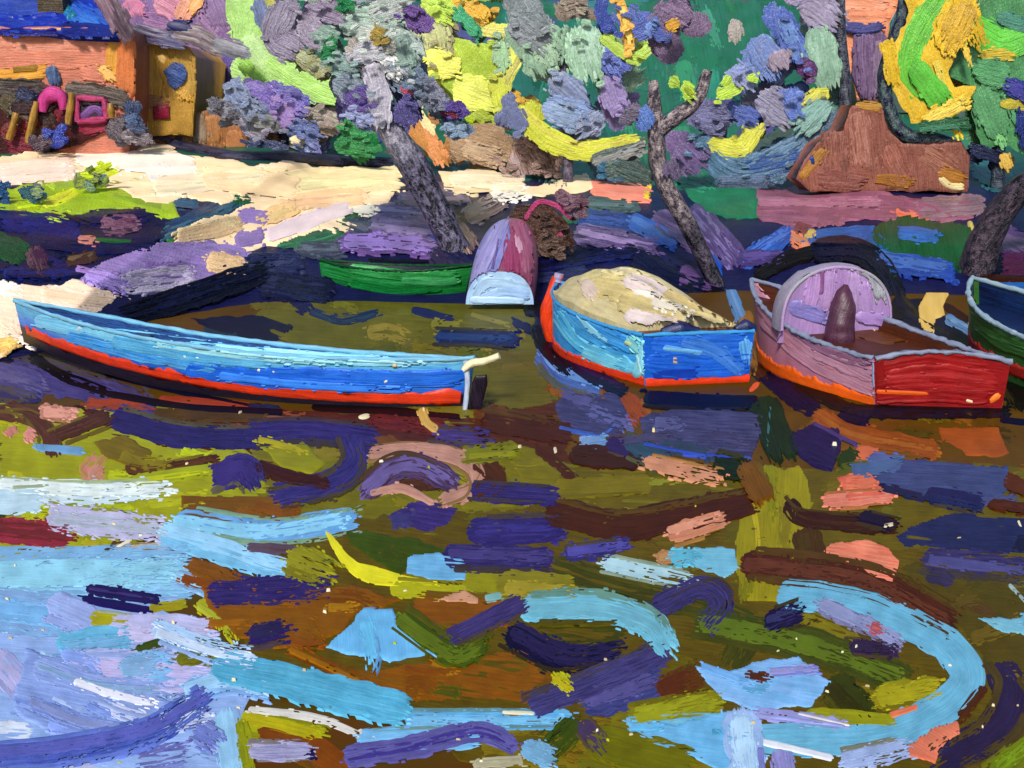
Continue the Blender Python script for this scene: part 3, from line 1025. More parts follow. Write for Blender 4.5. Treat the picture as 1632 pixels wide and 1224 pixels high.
# ------------------------------------------------------------------ boats
class Boat:
    """a lofted hull: S stern centre, E bow (both at the keel line on the ground plane), lat the sideways direction (to the right)"""

    def __init__(self, S, E, lat, b0, prof, h, zk, rake=.25, draft=.12, sternrake=0.0, flare=.62, bend=0.0):
        self.S = np.array(S[:2]); self.E = np.array(E[:2]); lat = np.array(lat[:2]); self.lat = lat / np.linalg.norm(lat)
        self.ax = (self.E - self.S); self.L = np.linalg.norm(self.ax); self.ax = self.ax / self.L
        self.b0, self.prof, self.h, self.zk, self.rake, self.draft, self.srk = b0, prof, h, zk, rake, draft, sternrake
        self.flare, self.bend = flare, bend

    def pt(self, t, s, side, k=1.0, out=0.0):
        """t 0 stern..1 bow, s 0 keel..1 gunwale, side -1..1"""
        t, s, side = np.broadcast_arrays(np.asarray(t, float), np.asarray(s, float), np.asarray(side, float))
        z = self.zk(t) - self.draft + (self.h(t) + self.draft) * s
        fl = self.flare + (1 - self.flare) * np.clip(s, 0, 1) ** .75
        b = (self.b0 * self.prof(t) * fl * k + out) * side
        c = self.S + self.ax * (self.L * t)[..., None] + self.ax * (self.rake * s * t ** 5 - self.srk * s * (1 - t) ** 6)[..., None]
        c = c - self.lat * (self.bend * 4 * t * (1 - t) * (1.3 - .75 * t))[..., None]
        xy = c + self.lat * b[..., None]
        return np.concatenate([xy, z[..., None]], -1)

    def origin(self):
        c = (self.S + self.E) / 2
        return (c[0], c[1], 0.0)

    def br(self, t, s, o=0.0):
        k = F / np.linalg.norm(np.append((self.S + self.E) / 2, 0) - CAM) / 100
        return np.stack([t * self.L * k + o, s * .8 * k + o * .37, np.zeros_like(t)], -1)

    def side_grid(self, side, s0=0.0, s1=1.0, nt=90, ns=14, k=1.0, out=0.0, t0=0.0, t1=1.0):
        t, s = np.meshgrid(np.linspace(t0, t1, nt), np.linspace(s0, s1, ns), indexing='ij')
        return self.pt(t, s, side, k, out), t, s

    def hull(self, name_mat, parent, top, low, marks='', foot=0.0, name='hull'):
        P = Paint()
        V = []; Fs = []
        for side in (-1, 1):
            g, t, s = self.side_grid(side)
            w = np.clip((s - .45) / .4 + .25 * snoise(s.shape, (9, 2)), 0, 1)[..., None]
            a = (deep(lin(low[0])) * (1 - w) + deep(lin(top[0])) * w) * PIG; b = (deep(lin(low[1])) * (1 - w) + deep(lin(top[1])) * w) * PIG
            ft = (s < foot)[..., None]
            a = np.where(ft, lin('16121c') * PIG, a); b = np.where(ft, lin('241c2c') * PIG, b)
            g = g + self_noise(g, .006)
            P.grid(g, a, b, self.br(t, s, side * 3.3), flip=side > 0)
            n = len(V) and len(np.vstack(V))
            nt_, ns_ = g.shape[:2]
            V.append(g.reshape(-1, 3))
            Fs += [(n + i * ns_ + j, n + (i + 1) * ns_ + j, n + (i + 1) * ns_ + j + 1, n + i * ns_ + j + 1) for i in range(nt_ - 1) for j in range(ns_ - 1)]
        # bottom
        t, s = np.meshgrid(np.linspace(0, 1, 40), np.linspace(-1, 1, 5), indexing='ij')
        P.grid(self.pt(t, np.zeros_like(t), s) + np.array([0, 0, .002]), lin(low[0]) * PIG * .6, lin(low[1]) * PIG * .6, self.br(t, s))
        if marks:
            P.marks(surf_mesh(np.vstack(V), Fs), marks, step=.35, base=.9)
        return P.build(name, name_mat, parent)

    def transom(self, mat, parent, ctok, marks='', arch=0.0, s0=0.0):
        P = Paint()
        u, s = np.meshgrid(np.linspace(-1, 1, 22), np.linspace(s0, 1, 14), indexing='ij')
        g = self.pt(np.zeros_like(u), s, u)
        g[..., 2] += arch * (1 - u ** 2) * s ** 3
        g[..., :2] -= self.ax * .012
        a, b = colours(ctok)
        P.grid(g, a, b, self.br(u * .3, s, 7.7))
        gi = g.copy(); gi[..., :2] += self.ax * .05
        P.grid(gi, a, b, self.br(u * .3, s, 9.1))
        for j in (0, -1):
            P.grid(np.stack([g[:, j], gi[:, j]], 1), a, b, np.zeros((22, 2, 3)))
            P.grid(np.stack([g[j], gi[j]], 1), a, b, np.zeros((14, 2, 3)))
        if marks:
            n0, n1 = g.shape[:2]
            fs = [(i * n1 + j, (i + 1) * n1 + j, (i + 1) * n1 + j + 1, i * n1 + j + 1) for i in range(n0 - 1) for j in range(n1 - 1)]
            P.marks(surf_mesh(g.reshape(-1, 3), fs), marks, step=.35, base=.9)
        return P.build('transom', mat, parent)

    def stripe(self, mat, parent, ctok, s0=.12, s1=.3, trans=False, name='boot_stripe', t0=0.0, t1=1.0, thick=.012):
        P = Paint()
        a, b = colours(ctok)
        for side in (-1, 1):
            g, t, s = self.side_grid(side, s0, s1, 110, 5, out=thick, t0=t0, t1=t1)
            lo, hi = self.pt(t[:, 0], s[:, 0], side), self.pt(t[:, -1], s[:, -1], side)
            wob = (.03 * snoise((110,), (3,)) + .035 * snoise((110,), (1,)))
            g[:, -1, 2] += wob; g[:, 0, 2] += .6 * wob[::-1]
            g = np.concatenate([lo[:, None] - [0, 0, .004], g, hi[:, None] + [0, 0, .004] + np.stack([wob * 0, wob * 0, wob], -1)[:, None]], 1)
            tt = np.concatenate([t[:, :1], t, t[:, -1:]], 1); ss = np.concatenate([s[:, :1], s, s[:, -1:]], 1)
            g = g + self_noise(g, .004)
            P.grid(g, a, b, self.br(tt, ss, 2.2 + side), flip=side > 0)
        if trans:
            u, s = np.meshgrid(np.linspace(-1.01, 1.01, 40), np.linspace(s0, s1 * .96, 5), indexing='ij')
            g = self.pt(np.zeros_like(u), s, u); g[..., :2] -= self.ax * .026
            g[:, -1, 2] += .02 * snoise((40,), (2,))
            g[:, 0, :2] += self.ax * .012; g[:, -1, :2] += self.ax * .012
            P.grid(g, a, b, self.br(u * .3, s, 5.1))
        return P.build(name, mat, parent)

    def gunwale(self, mat, parent, ctok, wd=.05, ht=.04, sides=(-1, 1), trans=True, arch=0.0, rough=.012):
        P = Paint()
        a, b = colours(ctok)
        for side in sides:
            t = np.linspace(0, 1, 120)
            c = self.pt(t, np.ones(120), side)
            rad = wd * .5 * (1 + .35 * snoise((120,), (4,)))
            th = np.linspace(0, 2 * np.pi, 8, endpoint=False)
            latv = np.append(self.lat, 0)
            g = c[:, None] + latv * (np.cos(th)[None, :, None] * rad[:, None, None]) + np.array([0, 0, 1]) * (np.sin(th)[None, :, None] * (ht * .6) + .006)
            g = g + self_noise(g, rough)
            P.grid(g, a, b, np.stack([np.broadcast_to((t * self.L)[:, None], (120, 8)) * 1.2, np.broadcast_to(th[None] * .2, (120, 8)), np.zeros((120, 8)) + side], -1), closed=True)
        if trans:
            u = np.linspace(-1, 1, 40)
            c = self.pt(np.zeros(40), np.ones(40), u); c[:, 2] += arch * (1 - u ** 2)
            th = np.linspace(0, 2 * np.pi, 8, endpoint=False)
            g = c[:, None] + np.append(self.ax, 0) * (np.cos(th)[None, :, None] * wd * .55) + np.array([0, 0, 1]) * (np.sin(th)[None, :, None] * ht * .6 + .008)
            g = g + self_noise(g, rough)
            P.grid(g, a, b, np.stack([np.broadcast_to(u[:, None], (40, 8)), np.broadcast_to(th[None] * .2, (40, 8)), np.zeros((40, 8))], -1), closed=True)
        return P.build('gunwale', mat, parent)

    def inside(self, mat, parent, ctok, floor=.45, marks='', name='deck', t1=.985):
        P = Paint()
        a, b = colours(ctok)
        for side in (-1, 1):
            g, t, s = self.side_grid(side, floor - .05, .985, 50, 6, k=.955, t1=t1)
            P.grid(g, a, b, self.br(t, s, 4.4))
        u, t = np.meshgrid(np.linspace(-1, 1, 10), np.linspace(.012, t1, 50), indexing='ij')
        g = self.pt(t, np.full_like(t, floor), u, k=.95)
        P.grid(g, a, b, self.br(t, u, 1.4))
        if marks:
            n0, n1 = g.shape[:2]
            fs = [(i * n1 + j, (i + 1) * n1 + j, (i + 1) * n1 + j + 1, i * n1 + j + 1) for i in range(n0 - 1) for j in range(n1 - 1)]
            P.marks(surf_mesh(g.reshape(-1, 3), fs), marks, step=.35, base=.9)
        return P.build(name, mat, parent)

    def thwart(self, mat, parent, ctok, t, s=.82, wd=.22):
        P = Paint()
        a, b = colours(ctok)
        tt, u = np.meshgrid(np.array([t, t + wd / self.L]), np.linspace(-1, 1, 9), indexing='ij')
        top = self.pt(tt, np.full_like(tt, s), u, k=.93)
        bot = top - [0, 0, .04]
        P.grid(top, a, b, self.br(u * .3, tt)); P.grid(bot, a, b, self.br(u * .3, tt), flip=True)
        for i in (0, 1):
            P.grid(np.stack([top[i], bot[i]], 0), a, b, np.stack([self.br(u[i] * .3, tt[i])] * 2, 0))
        return P.build('thwart', mat, parent)


def self_noise(g, amp):
    n = g.shape[:2]
    e = snoise(n, (2, 1.2)) * amp
    o = np.zeros_like(g); o[..., 2] = e; o[..., 1] = -np.abs(e) * .5
    return o


# -- the long blue double-ended boat nosed onto the sand
bs = Wp(742, 652); be = Wp(34, 560); be = A(36, 520, 15.9); 
b1 = Boat((bs[0], bs[1] + .15), (be[0], be[1]), (.51, .86), .34,
          lambda t: np.clip(1 - np.abs(2 * t - 1) ** 2.6, 0, 1) * (1 - .1 * t) + .012,
          lambda t: .56 - .12 * t, lambda t: .02 + .36 * t ** 1.6, rake=.12, draft=.16, sternrake=.12, bend=.68)
r1 = empty('rowing_boat', b1.origin(), 'long blue double-ended rowing boat with ragged red waterline, bow on the peach sand', 'boat', 'boats along the bank')
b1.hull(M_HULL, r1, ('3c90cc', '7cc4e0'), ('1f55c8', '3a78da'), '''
26 5aa8d8/8cd0e8 60,512 180,535 330,552
24 64b4dc/98d8ec 300,553 450,566 600,575
20d 74c0e0/a0dcec 420,562 560,574 650,578
26 2c74c8/64b0e0 110,535 220,565 340,585
30 2058c8/3470d8 300,590 430,605 560,612
30 1e52c4/3e7ce0 430,598 580,605 720,605
26 2460d0/3c78dc 560,600 660,604 735,600
24 3c94d0/78c0e4 180,545 300,565 420,578
16d 9cdcec 250,548 380,566 520,578
12d a8e0ee 420,558 560,572 680,578
16d 3c7ce0 350,600 500,615 650,622
18d 88d4e8/b0e4ee 350,556 470,568 560,574
14 98d4ea/70bce4 690,575 745,572
9 b8d8e8 122,528 128,522
5 e8ecec 292,568 296,569
5 e8ecec 312,570 316,571
5 e8ecec 410,590 414,591
5 e8ecec 434,592 438,594
8 d8c090 626,583 632,583
7 e4dcb8 612,609 618,607
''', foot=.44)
b1.stripe(M_HULL, r1, 'e2442c/a83824', .25, .45, t0=.01, t1=.97)
b1.gunwale(M_HULL, r1, '9cd2e4/3c90c8', .05, .05, trans=False)
b1.inside(M_WOOD, r1, '1c2440/3a60a8', .72)
b1.thwart(M_WOOD, r1, '2c4ca4/8098c8', .3); b1.thwart(M_WOOD, r1, '28304c/505c80', .62)
P = Paint()                                                     # rudder blade hung behind the sternpost
Yr = float(bs[1]) - .05
P.slab(surf_upright(Yr), [(752, 612), (757, 600), (776, 598), (777, 612), (770, 640), (766, 655), (745, 654), (750, 630)], '17121a/3a3040', .05, 80)
P.build('rudder', M_HULL, r1)
P = Paint()
P.tube([A(738, 590, Yr), A(752, 578, Yr), A(772, 576, Yr - .02), A(796, 567, Yr - .05)], [.035, .05, .045, .04], 'f0e8c8/d8c890', 8, .15)
P.build('tiller', M_WOOD, r1)
P = Paint()
P.tube([A(742, 575, Yr + .02), A(746, 610, Yr + .02), A(741, 655, Yr + .02)], [.03, .035, .03], 'c8d0dc/88a0c8', 8, .2)
P.build('sternpost', M_HULL, r1)

# -- the blue boat with the cream cover
sl, sr, be = Wp(1020, 616), Wp(1200, 608), Wp(888, 546)
c0 = (sl + sr) / 2
b2 = Boat(c0, be, sr - sl, np.linalg.norm(sr - sl) / 2 / .98,
          lambda t: np.clip(1 - t ** 2.7, 0, 1) * (.94 + .42 * t) + .012,
          lambda t: .66 + .28 * t ** 1.6, lambda t: .0 + 0 * t, rake=-.02, draft=.14, flare=.9)
r2 = empty('moored_boat', b2.origin(), 'blue boat heaped with a cream cover, its square blue stern towards the viewer', 'boat', 'boats along the bank')
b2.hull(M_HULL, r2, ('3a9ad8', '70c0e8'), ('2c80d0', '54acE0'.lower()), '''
24 2c8cd8/64b8e8 880,460 905,510 960,545
26 2478d0/5cb0e4 900,475 940,520 1010,555
24 3ca4dc/80d0e8 885,500 925,550 1000,580
22 58b8e0/90dcec 930,560 980,580 1018,590
18 64c4d8/a4e0d8 1000,540 1020,560
20d 2068cc/4c98dc 900,450 950,500 1000,530
18 6cc8e4/a8e4ec 1012,600 1022,575 1026,550
10 c8dca0 995,545 1005,550
12d 90d4ec 905,475 935,520 975,550
7d b0e4e8 1014,565 1022,600
''')  # thin pale strokes are highlights painted into the hull colour
b2.transom(M_HULL, r2, '1f58c4/2c6cd4', '''
44 2058c4/3c78d8 1050,550 1110,552 1180,550
40 1c50c0/3470d0 1040,580 1110,585 1190,580
26 2c64c8/5890dc 1090,545 1140,560 1180,590
18 1a3c98 1045,597 1110,594
10d 5c98dc 1060,552 1120,566
22 3c84d4/78b8e4 1186,545 1190,575
13 e0b45c 1074,574 1080,575
9 4c98d8/90c8e8 1058,556 1120,562
''')
b2.stripe(M_HULL, r2, 'e8482c/c03c28', .17, .32, True)
b2.gunwale(M_HULL, r2, '2c84d0/5cb0e0', .05, .045)
b2.inside(M_WOOD, r2, '4c2c1c/6c4028', .6)
P = Paint()
stem = [b2.pt(1, s, 0) + np.append(b2.ax * .03, 0) for s in (0, .3, .65, 1.0)]
stem[-1][2] += .1
off = np.append(-b2.lat * .08, 0)
P.tube([stem[0] + off * .4, stem[1] + off * 1.6, stem[2] + off * 1.9, stem[3] + off * .2], [.07, .12, .12, .06], 'e84c2c/b83824', 10, .3)
P.build('stem_post', M_HULL, r2)
P = Paint()
P.tube([stem[3] - [0, 0, .08], stem[3] + [.03, 0, .05]], [.09, .075], '4cb0e4/e06038', 10, .2)
P.build('bow_cap', M_HULL, r2)


def heap(B, t0, t1, k, top, ctok, marks, name, mat, label, cat, drop=.66, group=None):
    """a cloth heaped in a boat: its own thing"""
    P = Paint()
    a, b = colours(ctok)
    t, u = np.meshgrid(np.linspace(t0, t1, 50), np.linspace(-1, 1, 26), indexing='ij')
    g = B.pt(t, np.full_like(t, 1.0), u, k=k)
    rise = np.vectorize(top)((t - t0) / (t1 - t0), u)
    fold = .035 * snoise(t.shape, (6, 4)) + .03 * np.sin(u * 9 + t * 9) * np.sqrt(np.clip(1 - u * u, 0, 1))
    g[..., 2] += rise + fold
    P.grid(g, a, b, B.br(t, u * .6, 3.0))
    lo = g.copy(); lo[..., 2] = B.pt(t, np.full_like(t, drop), u, k=k)[..., 2]
    P.grid(lo, a, b, B.br(t, u * .6, 3.0), flip=True)
    for i in (0, -1):
        P.grid(np.stack([g[i], lo[i]], 0), a, b, np.stack([B.br(t[i], u[i])] * 2, 0))
        P.grid(np.stack([g[:, i], lo[:, i]], 0), a, b, np.stack([B.br(t[:, i], u[:, i])] * 2, 0))
    n0, n1 = g.shape[:2]
    fs = [(i * n1 + j, (i + 1) * n1 + j, (i + 1) * n1 + j + 1, i * n1 + j + 1) for i in range(n0 - 1) for j in range(n1 - 1)]
    P.marks(surf_mesh(g.reshape(-1, 3), fs), marks, step=.5, base=1.0)
    o = P.build(name, mat)
    return tag(o, label, cat, group)


heap(b2, .05, .84, .96, lambda t, u: (.04 + .52 * math.sin(math.pi * min(1, .06 + .94 * t ** 1.35)) ** .9) * (1 - .8 * abs(u) ** 2.4), 'b8a878/d0c49c', '''
34 b4a468/d4c898 930,440 985,432 1030,445
34 b09c60/ccbc88 950,455 1000,462 1040,458
32 c4b4ac/d8c8c8 1000,445 1040,460 1070,490
32 b8a468/d0c08c 990,480 1050,495 1090,505
30 b4a068/cab888 1060,470 1110,495 1160,515
26 c8b8b0/dccccc 1000,500 1050,512 1080,515
26 b8a870/ccbc90 1080,500 1130,510 1170,520
24 ccb8ac 930,450 945,465
20d d8d0c0 1040,478 1100,500
20 cabc8c/dcd0a4 960,424 1020,428
12 e4dcd0 1010,462 1050,470
''', 'tarpaulin', M_CLOTH, 'crumpled cream cover heaped over the blue boat', 'cover')
bp2 = b2
for (u, lab, nm) in ((-.25, 'dark navy roll lying at the left of the blue stern', 'a'), (.93, 'small dark navy roll lying at the right corner of the blue stern', 'b')):
    P = Paint()
    c = b2.pt(.03, 1.0, u); lt = np.append(b2.lat, 0)
    wd = .25 if u < 0 else .14
    P.tube([c - lt * wd + [0, 0, .02], c + [0, 0, .06], c + lt * wd + [0, 0, .02]], [.05, .1, .05], '161c48/343c70', 12, .2)
    tag(P.build('rolled_net', M_CLOTH), lab, 'net roll')
P = Paint()
lt = np.append(b2.lat, 0); axv = np.append(b2.ax, 0)
cc = b2.pt(.06, 1.0, .0)
P.tube([cc - lt * .72 + [0, 0, .0], cc + lt * .72 + [0, 0, .02]], [.045, .045], '7c4c2c/50301c', 8, .15)
tag(P.build('oar', M_WOOD), 'short brown oar laid across the blue stern', 'oar')

# -- the mauve boat with the red stern
sl, sr, be = Wp(1388, 646), Wp(1602, 652), Wp(1216, 574)
c0 = (sl + sr) / 2
b3 = Boat(c0, be, sr - sl, np.linalg.norm(sr - sl) / 2 / .98,
          lambda t: np.clip(1 - t ** 2.7, 0, 1) * (.97 + .38 * t) + .012,
          lambda t: .56 + .56 * t ** 1.7, lambda t: 0 * t, rake=.34, draft=.14, flare=.9)
r3 = empty('moored_boat', b3.origin(), 'mauve pink boat with red square stern, orange waterline and rounded lilac hood', 'boat', 'boats along the bank')
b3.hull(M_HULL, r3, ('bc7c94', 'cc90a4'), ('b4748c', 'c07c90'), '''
30 bc788c/cc8c9c 1210,480 1260,540 1330,580
34 b47c90/c490a4 1220,510 1290,570 1390,620
30 ac7890/c094a8 1300,560 1390,600
22 b07c98/c498b0 1200,460 1240,510
20d 8c5c78/a47c98 1240,510 1320,560 1380,580
14 7c94c0/98b0d0 1394,575 1396,620
''')
b3.transom(M_HULL, r3, '7c1820/922428', '''
50 84181f/9c2a2a 1410,590 1480,580 1560,590
46 7c161e/962628 1400,625 1480,620 1570,625
40 8a1e26/a43434 1420,605 1500,600 1580,610
18 7c1c20 1402,570 1404,620
9 d86020/b84c20 1390,624 1480,628
10 f0843c/e06c28 1580,640 1592,630
8 e8d8b0 1540,638 1552,641
''', arch=.10)
b3.stripe(M_HULL, r3, 'f4702c/e85820', .16, .36)
b3.gunwale(M_HULL, r3, '7c98a0/9080b0', .08, .05, arch=.10, rough=.022)
b3.inside(M_WOOD, r3, '5c3414/4a2810', .84, '''
24 5c3414/6c4420 1350,525 1420,535 1470,530
20 4c2a10/6c4c2c 1360,510 1430,520
6 f0d8a0 1390,521 1396,525
''')
# hood
P = Paint()
tc = .60
hc = b3.pt(tc, 1.0, 0.0); lt = np.array([.99, .12, 0]); axv = np.array([-.12, .99, 0])
hc[0] = A(1322, 500, hc[1])[0]
half = .76
th = np.linspace(0, np.pi, 30)
def arc(k, dx, z0=-.12, hgt=.84):
    return hc + lt * (-np.cos(th) * half * k)[:, None] + np.array([0, 0, 1]) * (np.sin(th) ** .7 * hgt * k + z0)[:, None] + axv * dx
rows = [arc(1.0, -.25), arc(1.02, -.1), arc(1.0, .1), arc(.9, .3), arc(.6, .45), arc(.05, .5)]
gg = np.stack(rows, 0)
a, b = colours('8c8298/b0a8bc')
gg = gg + self_noise(gg, .02)
P.grid(gg, a, b, np.stack([np.broadcast_to((th * 1.2)[None], gg.shape[:2]), np.broadcast_to(np.arange(6)[:, None] * .3, gg.shape[:2]), np.zeros(gg.shape[:2])], -1))
rim = arc(1.0, -.25); rin = arc(.955, -.26)
sh = np.exp(-((np.abs(th - np.pi / 2) - .78) / .42) ** 2)[None, :, None] * np.ones((3, 1, 1))
ra, rb = colours('a888bc/bc9ccc'); ga, gb = colours('84868e/b8bcc2')
P.grid(np.stack([rim, (rim + rin) / 2 - axv * .02 + [0, 0, .006], rin], 0), ra * (1 - sh) + ga * sh, rb * (1 - sh) + gb * sh, np.stack([np.broadcast_to((th * 1.2)[None], (3, 30)), np.broadcast_to(np.arange(3)[:, None] * .2, (3, 30)), np.zeros((3, 30))], -1))
hd = P.build('hood', M_CLOTH, r3)
P = Paint()
f0 = arc(.965, -.245)
base = hc + np.array([0, 0, -.3])
rowsf = [base + lt * (-np.cos(th) * half * 1.02)[:, None] + axv * -.14, f0 * .5 + (base + lt * (-np.cos(th) * half * 1.02)[:, None] + axv * -.14) * .5, f0]
gg = np.stack(rowsf, 0)
a, b = colours('a080bc/b898cc')
P.grid(gg, a, b, np.stack([np.broadcast_to(np.linspace(0, .3, 3)[:, None], gg.shape[:2]), np.broadcast_to((-np.cos(th) * .7)[None], gg.shape[:2]), np.zeros(gg.shape[:2])], -1))
fs = [(i * 30 + j, (i + 1) * 30 + j, (i + 1) * 30 + j + 1, i * 30 + j + 1) for i in range(2) for j in range(29)]
P.marks(surf_mesh(gg.reshape(-1, 3), fs), '''
26 a47cbc/bc9ccc 1290,490 1300,440
24 a884c0/c0a0d0 1315,490 1322,432
24 9c78b8/bc98cc 1340,495 1344,430
24 a888c4/c4a4d4 1365,495 1362,440
22 a080bc/b898cc 1385,505 1378,455
28 7470bc/9c90cc 1265,490 1310,505
22 9878bc/b090cc 1370,505 1410,512
10 8c5c90 1310,470 1312,430
22g 868892/c0c4cc 1246,478 1256,446 1284,424
22g 868892/bcc0c8 1362,420 1392,440 1404,474
12 b8d0e0 1258,462 1264,450
''', step=.4)
P.build('screen', M_CLOTH, r3)
P = Paint()                                                     # pointed dark cover standing on the deck
bc = b3.pt(.47, .82, -.16)
P.tube([bc + [0, 0, -.04], bc + [.0, 0, .2], bc + [.02, 0, .42], bc + [.03, .03, .62], bc + [.05, .04, .72]], [.2, .19, .16, .1, .03], '4a2438/5c3c50', 14, .12, 1.2)
tag(P.build('engine_cover', M_CLOTH), 'dark maroon pointed cover standing on the brown deck before the lilac hood', 'engine cover')

# -- the green boat cut by the right edge
sl, sr, be = Wp(1700, 640), Wp(1900, 655), Wp(1556, 560)
c0 = (sl + sr) / 2
b4 = Boat(c0, be, sr - sl, np.linalg.norm(sr - sl) / 2 / .82,
          lambda t: np.clip(1 - t ** 2.7, 0, 1) * (.97 + .38 * t) + .012,
          lambda t: .62 + .45 * t ** 1.7, lambda t: 0 * t, rake=.3, draft=.14, flare=.85)
r4 = empty('moored_boat', b4.origin(), 'dark green boat with pale gunwale and red waterline at the right edge', 'boat', 'boats along the bank')
b4.hull(M_HULL, r4, ('3c6c34', '4c7c44'), ('386430', '447040'), '''
34 3f7038/548850 1535,480 1570,515 1640,545
30 3a6834/4c7c48 1550,510 1600,545 1640,560
''')
b4.transom(M_HULL, r4, '3a6434/4a7444')
b4.stripe(M_HULL, r4, 'a82c2c/bc3c38', .30, .50, True)
b4.gunwale(M_HULL, r4, 'a4bcc4/8098b0', .08, .06)
b4.inside(M_WOOD, r4, '10163a/1c3a6c', .7)

# -- the small green boat drawn up below the purple bank
bs = Wp(738, 478); be = Wp(516, 468)
b5 = Boat((bs[0], bs[1] + .1), (be[0], be[1] + .1), (.05, 1.0), .55,
          lambda t: np.clip(1 - np.abs(2 * t - 1) ** 2.4, 0, 1) + .02,
          lambda t: .52 + .12 * np.abs(2 * t - 1) ** 2.2, lambda t: .06 + 0 * t, rake=.1, draft=.1, sternrake=.2)
r5 = empty('rowing_boat', b5.origin(), 'small bright green rowing boat drawn up on the dark bank', 'boat', 'boats along the bank')
b5.hull(M_HULL, r5, ('146c30', '3c9454'), ('0f5828', '2c8444'), '''
22 0f6a2c/3c9c5c 515,430 580,446 650,452
22 12702e/48a464 560,428 640,438 720,440
20 0d5c28/2c8c4c 560,452 630,462 700,458
16 187c3c/58ac74 640,448 690,450 730,448
''')
b5.gunwale(M_HULL, r5, '10301c/2c6440', .06, .05, trans=False)
b5.inside(M_WOOD, r5, '181824/34284c', .55)
b5.thwart(M_WOOD, r5, '3c3058/6c5c88', .5)

# -- the boat lying keel-up on the bank
Y0, Y1 = 20.6, 23.6
P = Paint()
ks = np.linspace(0, 1, 40); cs = np.linspace(0, np.pi, 25)
c_st = (A(745, 484, Y0) + A(848, 486, Y0)) / 2
hw = np.linalg.norm(A(745, 484, Y0) - A(848, 486, Y0)) / 2
bow = A(818, 352, Y1)
crown0 = A(802, 436, Y0)[2] - c_st[2]
def upt(k, c, out=1.0):
    k, c = np.broadcast_arrays(np.asarray(k, float), np.asarray(c, float))
    wdt = hw * (1 + .1 * k) * np.clip(1 - k ** 3.4, 0, 1) ** .7 + .03
    hg = crown0 * (1 - .15 * k) * np.clip(1 - k ** 4, 0, 1) + .04
    cen = c_st + (bow - c_st) * k[..., None]
    sq = np.sign(np.cos(c)) * np.abs(np.cos(c)) ** .75
    return cen + np.stack([-sq * wdt * out, 0 * k, np.sin(c) * hg * out], -1)
r6 = empty('upturned_boat', c_st, 'keel-up boat with lilac and maroon sides and pale blue stern on the dark bank', 'boat', 'boats along the bank')
for nm, c0_, c1_, ct, mk in (('planking', 0, np.pi, '6e6aa4/8c88bc', '''
26 7470ac/a09cc8 755,450 770,410 795,370
26 6c6ca8/8c90c4 775,450 790,410 806,370
22 8078b0/a8a4d0 762,440 780,400 802,350
30 843c58/9c5c74 835,450 830,410 822,370
28 7c3450/985070 815,450 815,420 814,385
24 8c4460/a86c84 842,430 838,390 824,350
14d b07c94/c49cb0 830,400 824,370
'''),):
    k, c = np.meshgrid(ks, cs, indexing='ij')
    g = upt(k, c)
    m = (c > 1.45)[..., None]
    a = np.where(m, lin('803854') * PIG, lin('706ca6') * PIG); b = np.where(m, lin('985c74') * PIG, lin('908cc0') * PIG)
    P.grid(g, a, b, np.stack([k * 2.4, c * .5, k * 0], -1))
    fs = [(i * 25 + j, (i + 1) * 25 + j, (i + 1) * 25 + j + 1, i * 25 + j + 1) for i in range(39) for j in range(24)]
    P.marks(surf_mesh(g.reshape(-1, 3), fs), mk, step=.5)
    P.build('hull', M_HULL, r6)
P = Paint()
k, c = np.meshgrid(np.linspace(0, 1, 12), cs, indexing='ij')
g = c_st + (upt(np.zeros_like(c), c) - c_st) * k[..., None] + np.array([0, -.015, 0])
P.grid(g, *colours('90b4dc/b4d0ec'), np.stack([c * .6, k * .4, k * 0], -1))
fs = [(i * 25 + j, (i + 1) * 25 + j, (i + 1) * 25 + j + 1, i * 25 + j + 1) for i in range(11) for j in range(24)]
P.marks(surf_mesh(g.reshape(-1, 3), fs), '''
20 94b8e0/bcd8f0 758,470 780,450 840,458
18 88acdc/b0ccec 765,478 800,465 840,470
14 9cc0e4/c8e0f4 752,478 775,478 836,480
''', step=.4)
P.build('transom', M_HULL, r6)
P = Paint()
P.tube([upt(kk, np.pi / 2 - .12, 1.03) for kk in (0.01, .3, .6, .9)], [.03, .03, .03, .03], '5c4c84/7c6498', 8, .2)
P.build('keel', M_HULL, r6)

# ------------------------------------------------------------------ buildings on the left
YA = float(G(100, 246)[1])                                       # front of the cottage
S0 = surf_upright(YA)
rA = empty('cottage', A(90, 246, YA), 'salmon and ochre cottage with deep blue roof above the sand at the left', 'house')
P = Paint()
P.slab(S0, [(-160, 40), (215, 50), (215, 165), (205, 250), (-160, 262)], 'c0705c/d08870', 5.0, 2)
P.marks(S0, '''
34 cc7c66/dc9c86 -20,75 90,70 165,72
34 c47058/d89078 -20,98 80,95 170,98
26 c8745c/d8907c 130,115 170,122
20 e0a048/c88830 -20,116 40,118 72,108
14 7a5a1c/9a7428 20,112 60,108
14 e8a848/d09038 -20,128 70,120
12 dca04c/ecc078 -10,50 90,50 150,54
24 dca04c/c48838 182,62 178,95 178,125
32 b8683c/cc7c50 200,55 200,100 200,145
18d e8b468 160,108 185,130
''')
P.build('wall', M_WALL, rA)
P = Paint()                                                      # dark red lower front set behind the posts
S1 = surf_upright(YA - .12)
P.slab(S1, [(-160, 132), (60, 132), (110, 150), (172, 155), (172, 205), (120, 232), (40, 252), (-160, 262)], '3c2424/5c3030', .1, 80)
